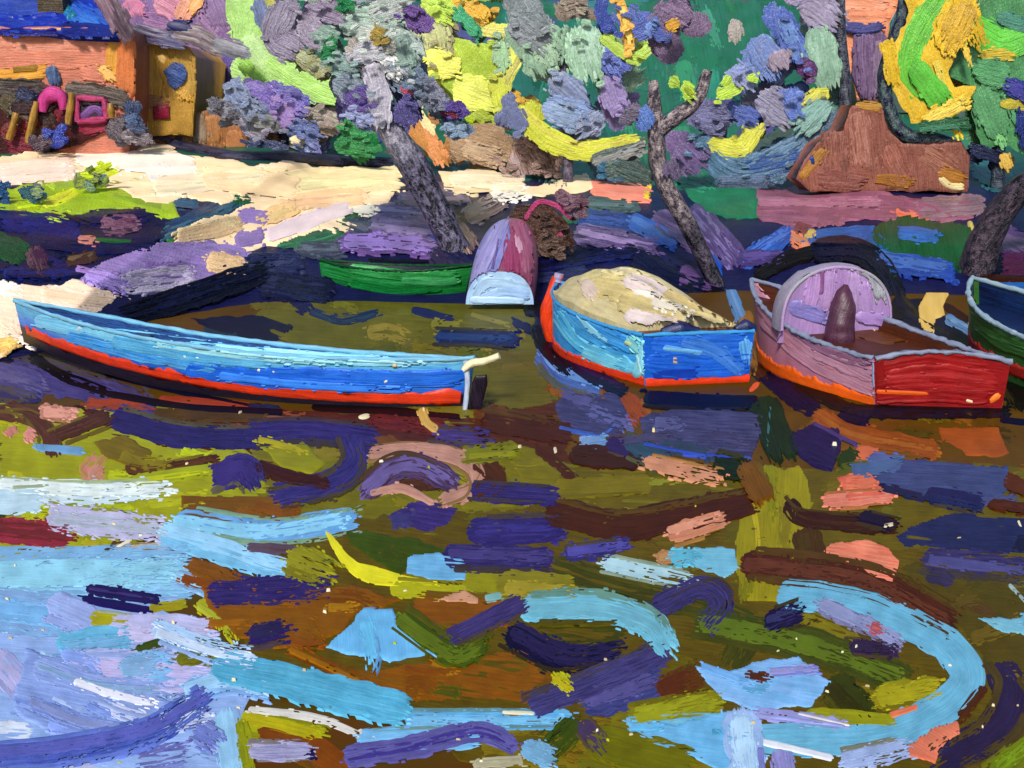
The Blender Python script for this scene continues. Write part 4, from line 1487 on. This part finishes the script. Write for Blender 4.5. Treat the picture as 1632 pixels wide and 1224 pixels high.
P.marks(S1, '''
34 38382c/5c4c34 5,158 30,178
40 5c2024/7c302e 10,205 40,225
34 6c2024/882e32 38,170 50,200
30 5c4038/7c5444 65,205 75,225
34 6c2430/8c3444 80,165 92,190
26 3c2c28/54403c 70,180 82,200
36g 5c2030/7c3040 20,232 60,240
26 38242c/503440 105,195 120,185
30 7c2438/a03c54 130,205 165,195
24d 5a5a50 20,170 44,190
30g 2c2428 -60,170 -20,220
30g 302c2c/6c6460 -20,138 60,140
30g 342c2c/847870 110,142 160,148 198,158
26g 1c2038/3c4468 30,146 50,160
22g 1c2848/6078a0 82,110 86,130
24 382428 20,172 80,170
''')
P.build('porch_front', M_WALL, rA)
SP = surf_upright(YA - .5)
for (x0, y0, x1, y1) in ((26, 180, 14, 222), (58, 162, 45, 228), (114, 148, 108, 198), (176, 165, 178, 188)):
    P = Paint()
    P.tube([A(x0, y0, YA - .45), A((x0 + x1) / 2, (y0 + y1) / 2, YA - .47), A(x1, y1, YA - .45)], [.10, .12, .11], 'b48438/6c5c30', 9, .25)
    P.build('post', M_WOOD, rA)
P = Paint()                                                      # pink arch
P.tube([A(68, 178, YA - .3), A(70, 158, YA - .32), A(84, 149, YA - .34), A(99, 155, YA - .32), A(102, 175, YA - .3)], [.12, .2, .24, .2, .12], 'd04c98/b03c78', 12, .15)
P.build('arch', M_WALL, rA)
P = Paint()
fr = [(122, 156), (166, 158), (170, 190), (124, 194)]
for i in range(4):
    a, b = fr[i], fr[(i + 1) % 4]
    P.tube([A(*a, YA - .3), A((a[0] + b[0]) / 2, (a[1] + b[1]) / 2, YA - .31), A(*b, YA - .3)], [.09, .11, .09], '98345c/c0507c', 8, .25)
wf = P.build('window', M_WALL, rA)
P = Paint()
P.slab(surf_upright(YA - .24), [(124, 158), (165, 160), (168, 190), (126, 192)], '2c2430/4c3c50', .06, 20)
P.marks(surf_upright(YA - .28), '14g 5c3c74/84609c 130,186 150,172 162,180\n10g 1c1824 130,165 160,165')
P.build('pane', M_WALL, wf)
# roof: slopes back from the eave
ev = A(0, 52, YA - .12)
SR = surf_plane(ev, (0, -.55, .83))
P = Paint()
P.slab(SR, [(-160, 46), (0, 50), (188, 56), (182, 20), (160, -14), (140, -40), (-160, -46)], '1c2c94/2840a8', .25, 4)
P.marks(SR, '''
40g 1c2c90/3c54b8 -20,32 40,34 88,32
40g 2448b0/4c74c8 110,5 130,25 165,40
34g 243c9c/5060a8 0,5 40,8 70,6
30g 2c58b8/4c80cc 110,20 150,38
24g 182468/303c8c 100,44 180,50
14 18206c 0,48 90,48
24d 2c7890/3c909c 102,18 112,10
''')
rf = P.build('roof', M_WALL, rA)
P = Paint()
ch = A(86, 15, YA + 1.2)
P.box(ch + np.array([-.42, -.3, -.6]), ch + np.array([.42, .4, 1.6]), '5c5040/40382c', 1.5)
P.build('chimney', M_WALL, rf)
P = Paint()                                                      # dark verge boards of the gable
P.marks(surf_upright(YA - .7), '''
34g 5c3c50/8c7484 158,-30 172,8 192,42
26g 3c2c3c/64505c 180,5 195,40 206,58
''', pad=.06)
P.build('verge', M_WOOD, rA)

YB = YA + 1.5
SB = surf_upright(YB)
rB = empty('outbuilding', A(262, 205, YB), 'ochre walled outbuilding with a dark blue round opening beside the salmon cottage', 'outbuilding')
P = Paint()
P.slab(SB, [(214, 60), (240, 66), (300, 74), (312, 90), (310, 165), (306, 215), (214, 215)], 'a8803c/b89048', 4.0, 88)
P.marks(SB, '''
60 a47c38/b48c44 240,80 245,140
40 a88440/bc9854 290,90 292,150
14d e0b870 255,88 262,102
16d d8a850 288,145 300,158
26 8c6448 222,160 260,165
''')
P.build('wall', M_WALL, rB)
P = Paint()
P.poly(surf_upright(YB - .1), [(262, 112), (275, 100), (292, 102), (300, 116), (294, 134), (280, 144), (266, 132)], 30, '24386c/4c64a0', gloss=1, pad=.12)
P.build('opening', M_WALL, rB)
P = Paint()
P.poly(surf_upright(YB - .1), [(243, 168), (268, 166), (268, 190), (243, 191)], 70, '7c1c34/982c48', pad=.1)
P.build('shutter', M_WALL, rB)
P = Paint()
P.marks(surf_upright(YB - .4), '''
28g 3c3458/787088 212,48 245,58 285,64
22g 34345c/6c6888 250,62 290,70
34g 4c3c44/948890 285,52 320,60 350,78
26g 54505c/989ca8 345,70 370,78 392,84
16 1c2458 270,40 300,46
''', pad=.06)
P.build('eave', M_WOOD, rB)

YC = YA + 6
SC = surf_upright(YC)
rC = empty('house', A(290, 170, YC), 'pink and violet house half hidden behind the ochre outbuilding and lime tree', 'house')
P = Paint()
P.slab(SC, [(188, -60), (400, -60), (400, 175), (312, 175), (300, 90), (188, 70)], '7c6090/9478a4', 5.0, 60)
P.marks(SC, '''
44 c8789c/d894b0 205,5 215,25
40 8c6494/a880a8 235,30 275,40
44 c07c9c/e0a0b0 255,0 285,18
34 e09c84/ecb094 300,5 290,28
24 e8a868/f0bc88 318,-5 305,15
44 8c6c98/ac8cb4 325,25 345,50
40 7c648c/9c84ac 340,5 352,35
34 84649c/a484b4 225,-20 330,-30
30 64488c 340,100 370,140
60 5c5090/7468a4 350,95 355,140
40 6c5894/8c78ac 325,130 345,150
18 28306c 275,38 300,40
30 c47850/d88c64 328,104 342,108
14d e0a868 350,105 362,108
44 64508c/7c6ca4 380,100 385,150
''')
P.build('wall', M_WALL, rC)

def low_wall(name, pts, wpx, h, ctok, marks, label, cat):
    """a bank wall following picture points on the ground"""
    P = Paint()
    p = [G(*q) for q in pts]
    P.tube([q + [0, 0, h * .4] for q in p], [wpx] * len(p), ctok, 12, .25, 1.4)
    if marks:
        P.marks(surf_upright(min(q[1] for q in p) - wpx - .05), marks, pad=.2)
    return tag(P.build(name, M_WALL), label, cat)

low_wall('kerb', [(238, 222), (300, 240), (385, 256), (470, 254), (560, 262), (622, 266)], .24, .1, '22243c/54546c', '', 'low dark stone kerb running above the pale sand', 'kerb')
Yw = float(G(300, 240)[1]) + .6
P = Paint()
P.slab(surf_upright(Yw), [(200, 196), (270, 188), (330, 176), (372, 200), (420, 196), (450, 230), (450, 262), (360, 252), (240, 226)], '94603c/b07c54', .5, 85)
P.marks(surf_upright(Yw - .03), '''
34g 94603c/b88860 285,195 300,225
30 a46c40/c08c60 335,190 340,225
26g 7c6450/a09080 315,185 318,225
34g 9c6c4c/c09c80 400,205 430,215
30 a87048 370,215 380,240
20g 38344c/605c74 240,210 290,224
20d c4905c 225,195 262,200
''')
tag(P.build('wall', M_WALL), 'russet brown garden wall below the outbuilding', 'wall')


# ------------------------------------------------------------------ trees and shrubs
def tree(name, label, base, trunk, widths, tcol, crown, Y=None, group=None, cat='tree', depth=1.6, fill=1.0, pad=.05, branch=None, flecks=0, gloss=None, jit=.26):
    b = G(*base)
    if Y is None: Y = float(b[1])
    root = empty(name, b if Y == b[1] else A(*base, Y), label, cat, group)
    if trunk:
        P = Paint()
        pts = [A(x, y, Y) for x, y in trunk]
        pts.insert(0, pts[0] + (pts[0] - pts[1]) * .35 - [0, 0, .25]); widths = [widths[0] * 1.45] + list(widths)
        tc_ = tcol.split('|')
        P.tube(pts, [w_ * .5 * Y / F for w_ in widths], tc_[0], 18, .14, ctok2=tc_[1] if len(tc_) > 1 else None)
        t = P.build('trunk', M_BARK, root)
        for br in (branch or []):
            P = Paint()
            P.tube([A(x, y, Y - .02 * k) for k, (x, y) in enumerate(br[0])], [w_ * .5 * Y / F for w_ in br[1]], tc_[-1], 14, .16)
            P.build('branch', M_BARK, t)
    P = Paint()
    S = surf_upright(Y - .25)
    done = P.marks(S, crown, pad=pad, step=.7, rich=.7, rel=.7)
    spots = [(w_, c, p) for w_, c, p in done]
    spots = [q for q in spots if q[0] > 12] or spots
    for w_, c, p in spots:                                       # the rest of the crown behind and among the leading clumps
        for k in range(int(5 * fill)):
            i = rng.integers(len(p)); x, y = p[i]
            m = np.mean(np.array(p), 0)
            x = x + (m[0] - x) * rng.uniform(0, .6) + rng.normal(0, w_ * jit); y = y + (m[1] - y) * rng.uniform(0, .6) + rng.normal(0, w_ * jit)
            Y2 = Y + rng.uniform(.25, depth)
            ang = rng.uniform(0, 6.28); l = w_ * rng.uniform(.15, .35)
            P.stroke(surf_upright(Y2), [(x - l * math.cos(ang), y - l * math.sin(ang)), (x + l * math.cos(ang), y + l * math.sin(ang))],
                     w_ * rng.uniform(.6, 1.0), c, pad=.06, fleck=0, rel=.7)
    for k in range(flecks):
        w_, c, p = spots[rng.integers(len(spots))]
        x, y = np.array(p[rng.integers(len(p))]) + rng.normal(0, w_ * .22, 2)
        P.stroke(S, [(x - 5, y + rng.uniform(-4, 4)), (x + 5, y + rng.uniform(-4, 4))], rng.uniform(5, 11), c, pad=.06, gloss=1, fleck=0, step=.7, rel=.7)
    P.build('crown' if cat == 'tree' else 'foliage', M_LEAF, root)
    return root


def shrub(name, label, base, marks, Y=None, group=None, **kw):
    return tree(name, label, base, None, None, None, marks, Y, group, cat='shrub', **kw)


# the pale trunked tree left of the middle
tree('grey_tree', 'tall grey-green tree with speckled silver trunk leaning over the bank', (732, 396),  # pale trunk dashes paint glossy glints over the bark colour
     [(722, 385), (702, 345), (672, 285), (645, 240), (620, 205), (606, 165), (604, 120), (606, 60), (612, 0), (616, -60)], [44, 44, 46, 44, 38, 34, 40, 36, 30, 22], '18142a/8c84a4|7c788c/dcdae4', '''
50g 7c748c/aca4b8 452,18 438,58 468,78
44g 8c8098/b4aabc 490,38 512,72
38g 8a7a9c/b0a4b8 500,8 542,26
60g 8aa898/c4d4cc 556,32 622,40
44g 7a9a8c/a8c0b4 510,58 530,66
32g 8a8a4c/b0b090 480,92 512,112
54g 98908c/c0b8b0 568,70 592,102
58g 8ca49c/c8d4d0 622,58 656,92
38g 7a9c98/a8c0bc 520,96 562,110
52g 5c6c88/8c9cb0 640,112 660,138
46g 68788c/a0acb8 543,132 576,152
36g 5c4c90/84609c 650,18 676,42
44g 4c4c98/7c5c94 560,152 586,166
22 2c7848 530,65 520,92
28 2c7848 545,4 556,10
42g 4c4880/7068a0 645,168 652,192
10 b84860 640,140 656,151
32g 8890c0/a8b0d4 560,178 582,188
40g 5c6478/8c94a4 682,142 692,166
30g 4a3878/64509c 715,171 732,186
16 6a2838 706,176 720,180
28g 7088a8/a0b4c8 715,203 732,212
40g a8a4b8/dcd8e4 594,110 604,150 606,195
46g a0b0a8/dce4de 600,20 640,8
44g a8b8b0/e4eae4 580,55 640,70
36g 98a4a8/dce0e4 620,100 640,120
34g a0a0ac/d8d8e0 560,90 600,80
30g 6c8880/a8bcb4 640,60 652,100
24 c0a048/8c7c48 602,48 606,62
40g 809088/b4c0b8 480,-20 520,-10
50g 74808c/a8b0b8 560,-20 620,-25
''', flecks=150, depth=1.6, jit=.14)

tree('lime_tree', 'lime green tree arching down beside the violet house', (430, 232), [(452, 236), (448, 180), (430, 120), (405, 60), (392, 0)], [18, 16, 14, 12, 9], '3c3450/6c6480', '''
62 a8d870/bce494 384,-20 393,30 405,75 440,112 520,138
44 a0d060/b8e088 420,90 470,125 530,150
26 9aa048/b8b064 430,5 428,50 445,78
30 5c6890/7c88ac 412,5 420,34
30 c0e49c 395,60 420,100
20 84b850 388,100 420,135
''', depth=1.8)
shrub('violet_shrub', 'violet and lilac shrub under the lime tree', (440, 236), '''
50g 5c4c98/8878b8 398,142 432,168
48g 5858a0/7870b0 450,152 482,174
36g 606078/8c8ca0 408,190 462,198
42g 807068/a89c94 500,186 532,202
38g 4c5c90/7480b0 468,206 502,218
40g 8468a8/a890c4 440,170 455,190
30g 50508c/8890b8 480,225 500,235
36g 7c7488/a4a0b0 390,195 420,210
30g 2c3458/505878 400,232 450,242
24 2c7c44/3c8c54 545,195 575,215
30 247440/348450 540,230 590,238
16 ecd8a8 470,222 482,226
''', flecks=70)

tree('yellow_tree', 'yellow-lime tree right of the silver trunk', (775, 262), [(775, 268), (778, 220), (770, 150), (765, 80), (760, 0)], [16, 15, 14, 12, 9], '6c5c38/988050', '''
P60 a0bc3c/b4cc54 700,60 790,70 806,180 770,205 722,165 690,110
60 a09870/b0a884 688,40 700,90
40 b8d848/c8e468 690,8 712,22
46 e4e458/ecec80 668,98 722,106
58 e0e860/ecf080 735,142 786,162
30 e0e460/e8e878 768,44 826,58 822,90 806,120 800,152
34 dca838/e8bc58 748,12 775,30 762,18
24 3c9868/54ac80 730,20 752,44 762,56
22 b0cc30 748,190 796,197
34 d8a838/e0b858 833,170 862,182
22 e0b450 815,154 830,164
30 d4dc58 790,130 800,170
26 8cac88/a4c09c 795,70 800,105
24 2c7c5c 705,190 735,192
40 a4b440/bccc5c 730,-15 790,-20
30 94a434/b0c04c 760,185 790,205
''', depth=1.8, flecks=40)

tree('pale_green_tree', 'pale sage green tree with yellow-green sweep at its foot', (905, 292), [(905, 292), (905, 230), (900, 150), (895, 80)], [16, 16, 14, 10], '4c4454/7c7488', '''
72 82a48c/9cbca0 858,80 872,112
74 84a88c/a4c8aa 928,58 942,112
60 6a7478/8c9498 828,38 862,62
34 7a6858/a0948c 900,8 925,16
50g 7480a8/98a4c0 888,130 922,162
52g 6c84b8/94a8cc 878,172 932,188
42g 8878b0/a898c4 970,130 986,172
42g 68789c/94a0b8 952,190 928,204
42 4c58a8/6c74b4 972,90 986,112
36 b8c438/dcdc58 828,178 868,218 930,240 1014,226
26g 40504c/707c78 948,256 1022,234
30 4c5ca0/6878b0 1000,20 1010,40
22 a8c84c/b8d464 962,60 1008,92 1042,70
22 eab048/f0bc60 988,4 998,40 1002,76
24 3c4c94 955,10 970,50
30 646c90 810,170 830,200
30 34607c 960,270 1000,278
''', depth=1.8, flecks=60)
shrub('russet_shrub', 'rough russet brown shrub below the yellow-green sweep', (852, 286), '''
P70g 6c4c44/bca098 825,210 882,240 884,282 820,277 806,265
40g 74544c/b89c94 840,235 862,265
''', flecks=50, pad=.3)
shrub('tan_shrub', 'tan brown shrub behind the sand between the trunks', (760, 272), '''
P20 94785c/a88c70 710,215 760,200 802,200 820,240 802,272 730,257
40 8c6c54/ac9078 740,235 790,250
P60 b07840/c48c54 640,186 668,174 712,240 718,267 690,257 650,216
14 f0e0a8 664,172 690,215
''')

tree('forked_tree', 'thin dark tree with forked top right of the middle', (1142, 452),
     [(1142, 452), (1118, 402), (1092, 350), (1062, 300), (1048, 260), (1044, 200), (1043, 160), (1042, 128)], [26, 27, 28, 28, 28, 25, 21, 13], '18121f/665c70|453c48/c4b4b4', '''
62g 6c5878/94809c 1068,18 1094,32
32 5060b0/7080c0 1036,40 1046,46
18 a8c84c 1090,140 1102,152
16 a4c44c 1070,128 1080,134
22g a09890/c0b8b4 1169,40 1172,62
28 4c68b0/6c88c4 1024,178 1034,196
20 eab048 1066,42 1078,36
24 6c6478 1000,182 1012,184
34g 3c4c4c/687870 990,268 1030,285
30g 54486c/7c7088 1064,262 1072,276
''', branch=[([(1050, 208), (1078, 186), (1100, 172), (1118, 148), (1128, 112)], [24, 24, 22, 20, 15])], fill=.6)

tree('blue_tree', 'blue and lilac swirling tree with a dark thin trunk', (1338, 300), [(1318, 300), (1335, 240), (1348, 180), (1345, 110), (1338, 40), (1340, -20)], [22, 22, 20, 18, 16, 12], '343444/68707c', '''
54g 6880c0/90a4d4 1208,72 1232,112
44g 4860b0/7080c0 1248,28 1270,88
54g 8880a0/b0a8bc 1290,8 1322,32
58g 7ca48c/a4c4b0 1304,58 1318,128
40g 8c7c90/b0a4b4 1238,88 1248,106
62g 7c7498/a8a8b8 1222,160 1252,182
38g 5068b8/7c90cc 1264,148 1272,186
62g 3c5a70/6c8cac 1122,236 1180,272 1262,250 1326,190
36g 284880/4c68a0 1190,272 1272,254
32 c4c840/e0dc60 1138,230 1180,236 1206,202
32g c4c440/d8d468 1312,150 1290,168
44g 6c9890/94b8b0 1312,168 1280,202
46g 605078/80709c 1090,240 1112,262
52g 58587c/78789c 1120,188 1152,194
32g 4858a0/6c7cb8 1178,180 1202,190
20 a8cc40/bcd85c 1148,152 1176,140 1200,122
30g 5c3c68 1280,100 1290,118
36g 7888c0/a0acd8 1180,110 1200,130
40g 8c80a8/aca4c0 1262,-5 1300,-20
26g 34405c/586880 1150,292 1220,290
''', flecks=45, depth=1.6, jit=.2)

# the brown hut and the peach house on the right
YD = float(G(1400, 306)[1])
rD = empty('hut', A(1405, 300, YD), 'reddish brown hut with a tall chimney end behind the mauve path', 'hut')
P = Paint()
SD = surf_upright(YD)
P.slab(SD, [(1358, 166), (1402, 166), (1416, 205), (1440, 230), (1532, 224), (1546, 250), (1542, 304), (1290, 304), (1268, 284), (1300, 230), (1340, 205)], '7c4a42/a06c5c', 1.2, 84)
P.marks(SD, '''
44g 84503f/b8887c 1370,185 1380,260
44g 704038/a8786c 1330,220 1335,285
44g 80483f/ac7868 1420,240 1440,285
44g 845044/b0806c 1480,245 1520,270
34g 743c38/a47064 1310,285 1370,290
18 9a6a2c/b08040 1278,282 1312,240
16 a87c3c 1368,168 1404,172
22 98642c 1400,285 1450,290
24 a06c30 1500,275 1535,285
14 f0dca0 1500,284 1515,296 1536,298
10 2c3c80 1294,250 1296,262
''')
P.build('wall', M_WALL, rD)
YE = YD + 7
rE = empty('house', A(1385, 150, YE), 'peach house with violet front between the blue tree and the golden tree', 'house')
P = Paint()
SE = surf_upright(YE)
P.slab(SE, [(1325, -60), (1440, -60), (1432, 10), (1418, 36), (1415, 60), (1412, 160), (1366, 160), (1355, 100), (1338, 30)], 'ec9068/f0a480', 4.0, 20)
P.marks(SE, '''
34 f09c7c/f4ae90 1350,5 1410,10
30 ec8c64/f0a888 1345,28 1410,28
''')
P.build('wall', M_WALL, rE)
P = Paint()
P.slab(surf_upright(YE - .15), [(1362, 48), (1400, 44), (1416, 62), (1412, 152), (1372, 157), (1358, 120)], '60486c/8c7494', .3, 86)
P.marks(surf_upright(YE - .2), '34g 5c4468/947c9c 1380,60 1384,150\n24g 6c5474/a08ca4 1402,70 1402,140\n18 3c3c70/5c5c94 1338,40 1375,46 1404,42')
P.build('front', M_WALL, rE)

tree('golden_tree', 'golden yellow tree with bright green streak and dark curved trunk', (1402, 300), [(1500, 222), (1452, 222), (1424, 200), (1412, 165), (1408, 120), (1424, 70), (1440, 20), (1446, -30)], [20, 24, 24, 22, 20, 20, 20, 16], '2a2a44/5c7470', '''
P70 e8bc30/f0cc50 1442,-20 1562,-20 1552,40 1512,112 1522,137 1550,142 1546,172 1492,197 1452,198 1426,152 1420,112 1410,72 1430,65 1446,40
46 7cc450/5cb83c 1502,-10 1462,60 1456,120 1502,164
60 e4b82c/ecc444 1530,20 1510,70
44 58b438/74c858 1462,110 1498,160
26 ecc848/e0b430 1415,70 1424,130
30 e8c030/f0d054 1480,190 1540,160
24 285838/3c6c4c 1470,203 1542,196
''', Y=float(G(1480, 300)[1]) - .8, fill=1.2)
tree('green_tree', 'broad mid green tree at the right edge with navy gaps', (1590, 300), [(1590, 300), (1592, 230), (1588, 120), (1590, 0)], [22, 20, 16, 12], '2c3040/54606c', '''
P80 4c8858/609c68 1572,-20 1680,-20 1680,252 1562,232 1547,182 1542,132 1512,122 1542,60 1562,40
54 60c040/74cc58 1552,46 1596,70 1645,52
26 48806c/5c9480 1596,28 1640,42
20 c8b038/d8c04c 1568,88 1612,85
16 c4b440 1598,165 1640,167
34 2c3878/405090 1612,135 1640,152
24 24306c/384484 1630,180 1636,232
50 508c5c/6ca474 1570,150 1590,205
24 1c2440/343c5c 1552,238 1592,252
18 e0b858 1606,266 1600,248
44 4c8c5c/68a874 1560,110 1600,120
''', Y=float(G(1590, 300)[1]) - .4, fill=1.2)
b = G(1560, 432)
Yt = float(b[1])
rt = empty('dark_tree', b, 'dark leaning bare trunk at the right edge above the green boat', 'tree')
P = Paint()
P.tube([A(1556, 440, Yt), A(1566, 390, Yt), A(1590, 345, Yt), A(1625, 305, Yt - .1), A(1680, 262, Yt - .2), A(1740, 200, Yt - .3)], [.36, .34, .3, .28, .25, .2], '1e1624/5c4c5c', 18, .14)
P.build('trunk', M_BARK, rt)

shrub('maroon_shrub', 'dark maroon brown shrub edged with magenta beside the keel-up boat', (880, 408), '''
56g 3a2424/64483c 850,342 874,366 890,392
34g 5c3c48/907080 900,320 922,332
40g 4a3434/806858 870,380 884,400
8 a83868/c04c7c 838,348 858,322 888,328 908,348
8 a83868 892,372 898,392
9 a02c54 918,328 930,322
''', flecks=40)
for i, (lab, bs_, mk) in enumerate((
    ('small round navy shrub speckled yellow, right of the two on the lime grass', (145, 306), '26g 1c3a5c/b0c030 130,290 148,284\n18g 24508c/98b030 142,296 156,288\n14 c8dc28 140,278 172,266'),
    ('small round navy shrub on the left part of the lime grass', (52, 322), '26g 1c3a5c/3a6a70 48,305 56,310\n14g 24508c/b0c030 58,304 62,312'),
    ('dark blue shrub cut by the left edge beside the lime grass', (4, 322), '30g 1c3a70/2c5a80 -4,310 4,314'),
    ('grey-brown rounded shrub before the ochre outbuilding', (225, 228), '40g 605850/948c84 215,150 240,146\n38g 504844/8c8480 205,170 230,172\n30g 2c3448/58606c 215,182 232,188\n26g 584c50/908488 288,155 292,172\n20g 1c2448/3c4878 185,160 192,172\n24g 443c40/706868 120,132 170,142'),
    ('grey-blue shrub right of the russet garden wall', (400, 262), '34g 60709c/98a4bc 370,140 385,160\n36g 4c587c/8c98b0 385,165 410,180\n26g 3c3c50/74747c 340,165 370,180\n24g 50545c/8c9094 405,188 430,192'),
    ('dark thorny shrub at the foot of the cottage porch', (190, 250), '32g 302430/706870 180,200 205,212\n28g 243050/505c7c 205,185 215,200\n24g 3c2c34/8c848c 200,215 232,222\n24g 24348c/3c4ca0 85,215 95,225\n20g 2c2030/705c68 55,232 70,226'),
)):
    shrub('shrub', lab, bs_, mk, group='small shrubs', flecks=20, depth=.8)

for o in list(bpy.data.objects):
    if '_o' in o:
        del o['_o']
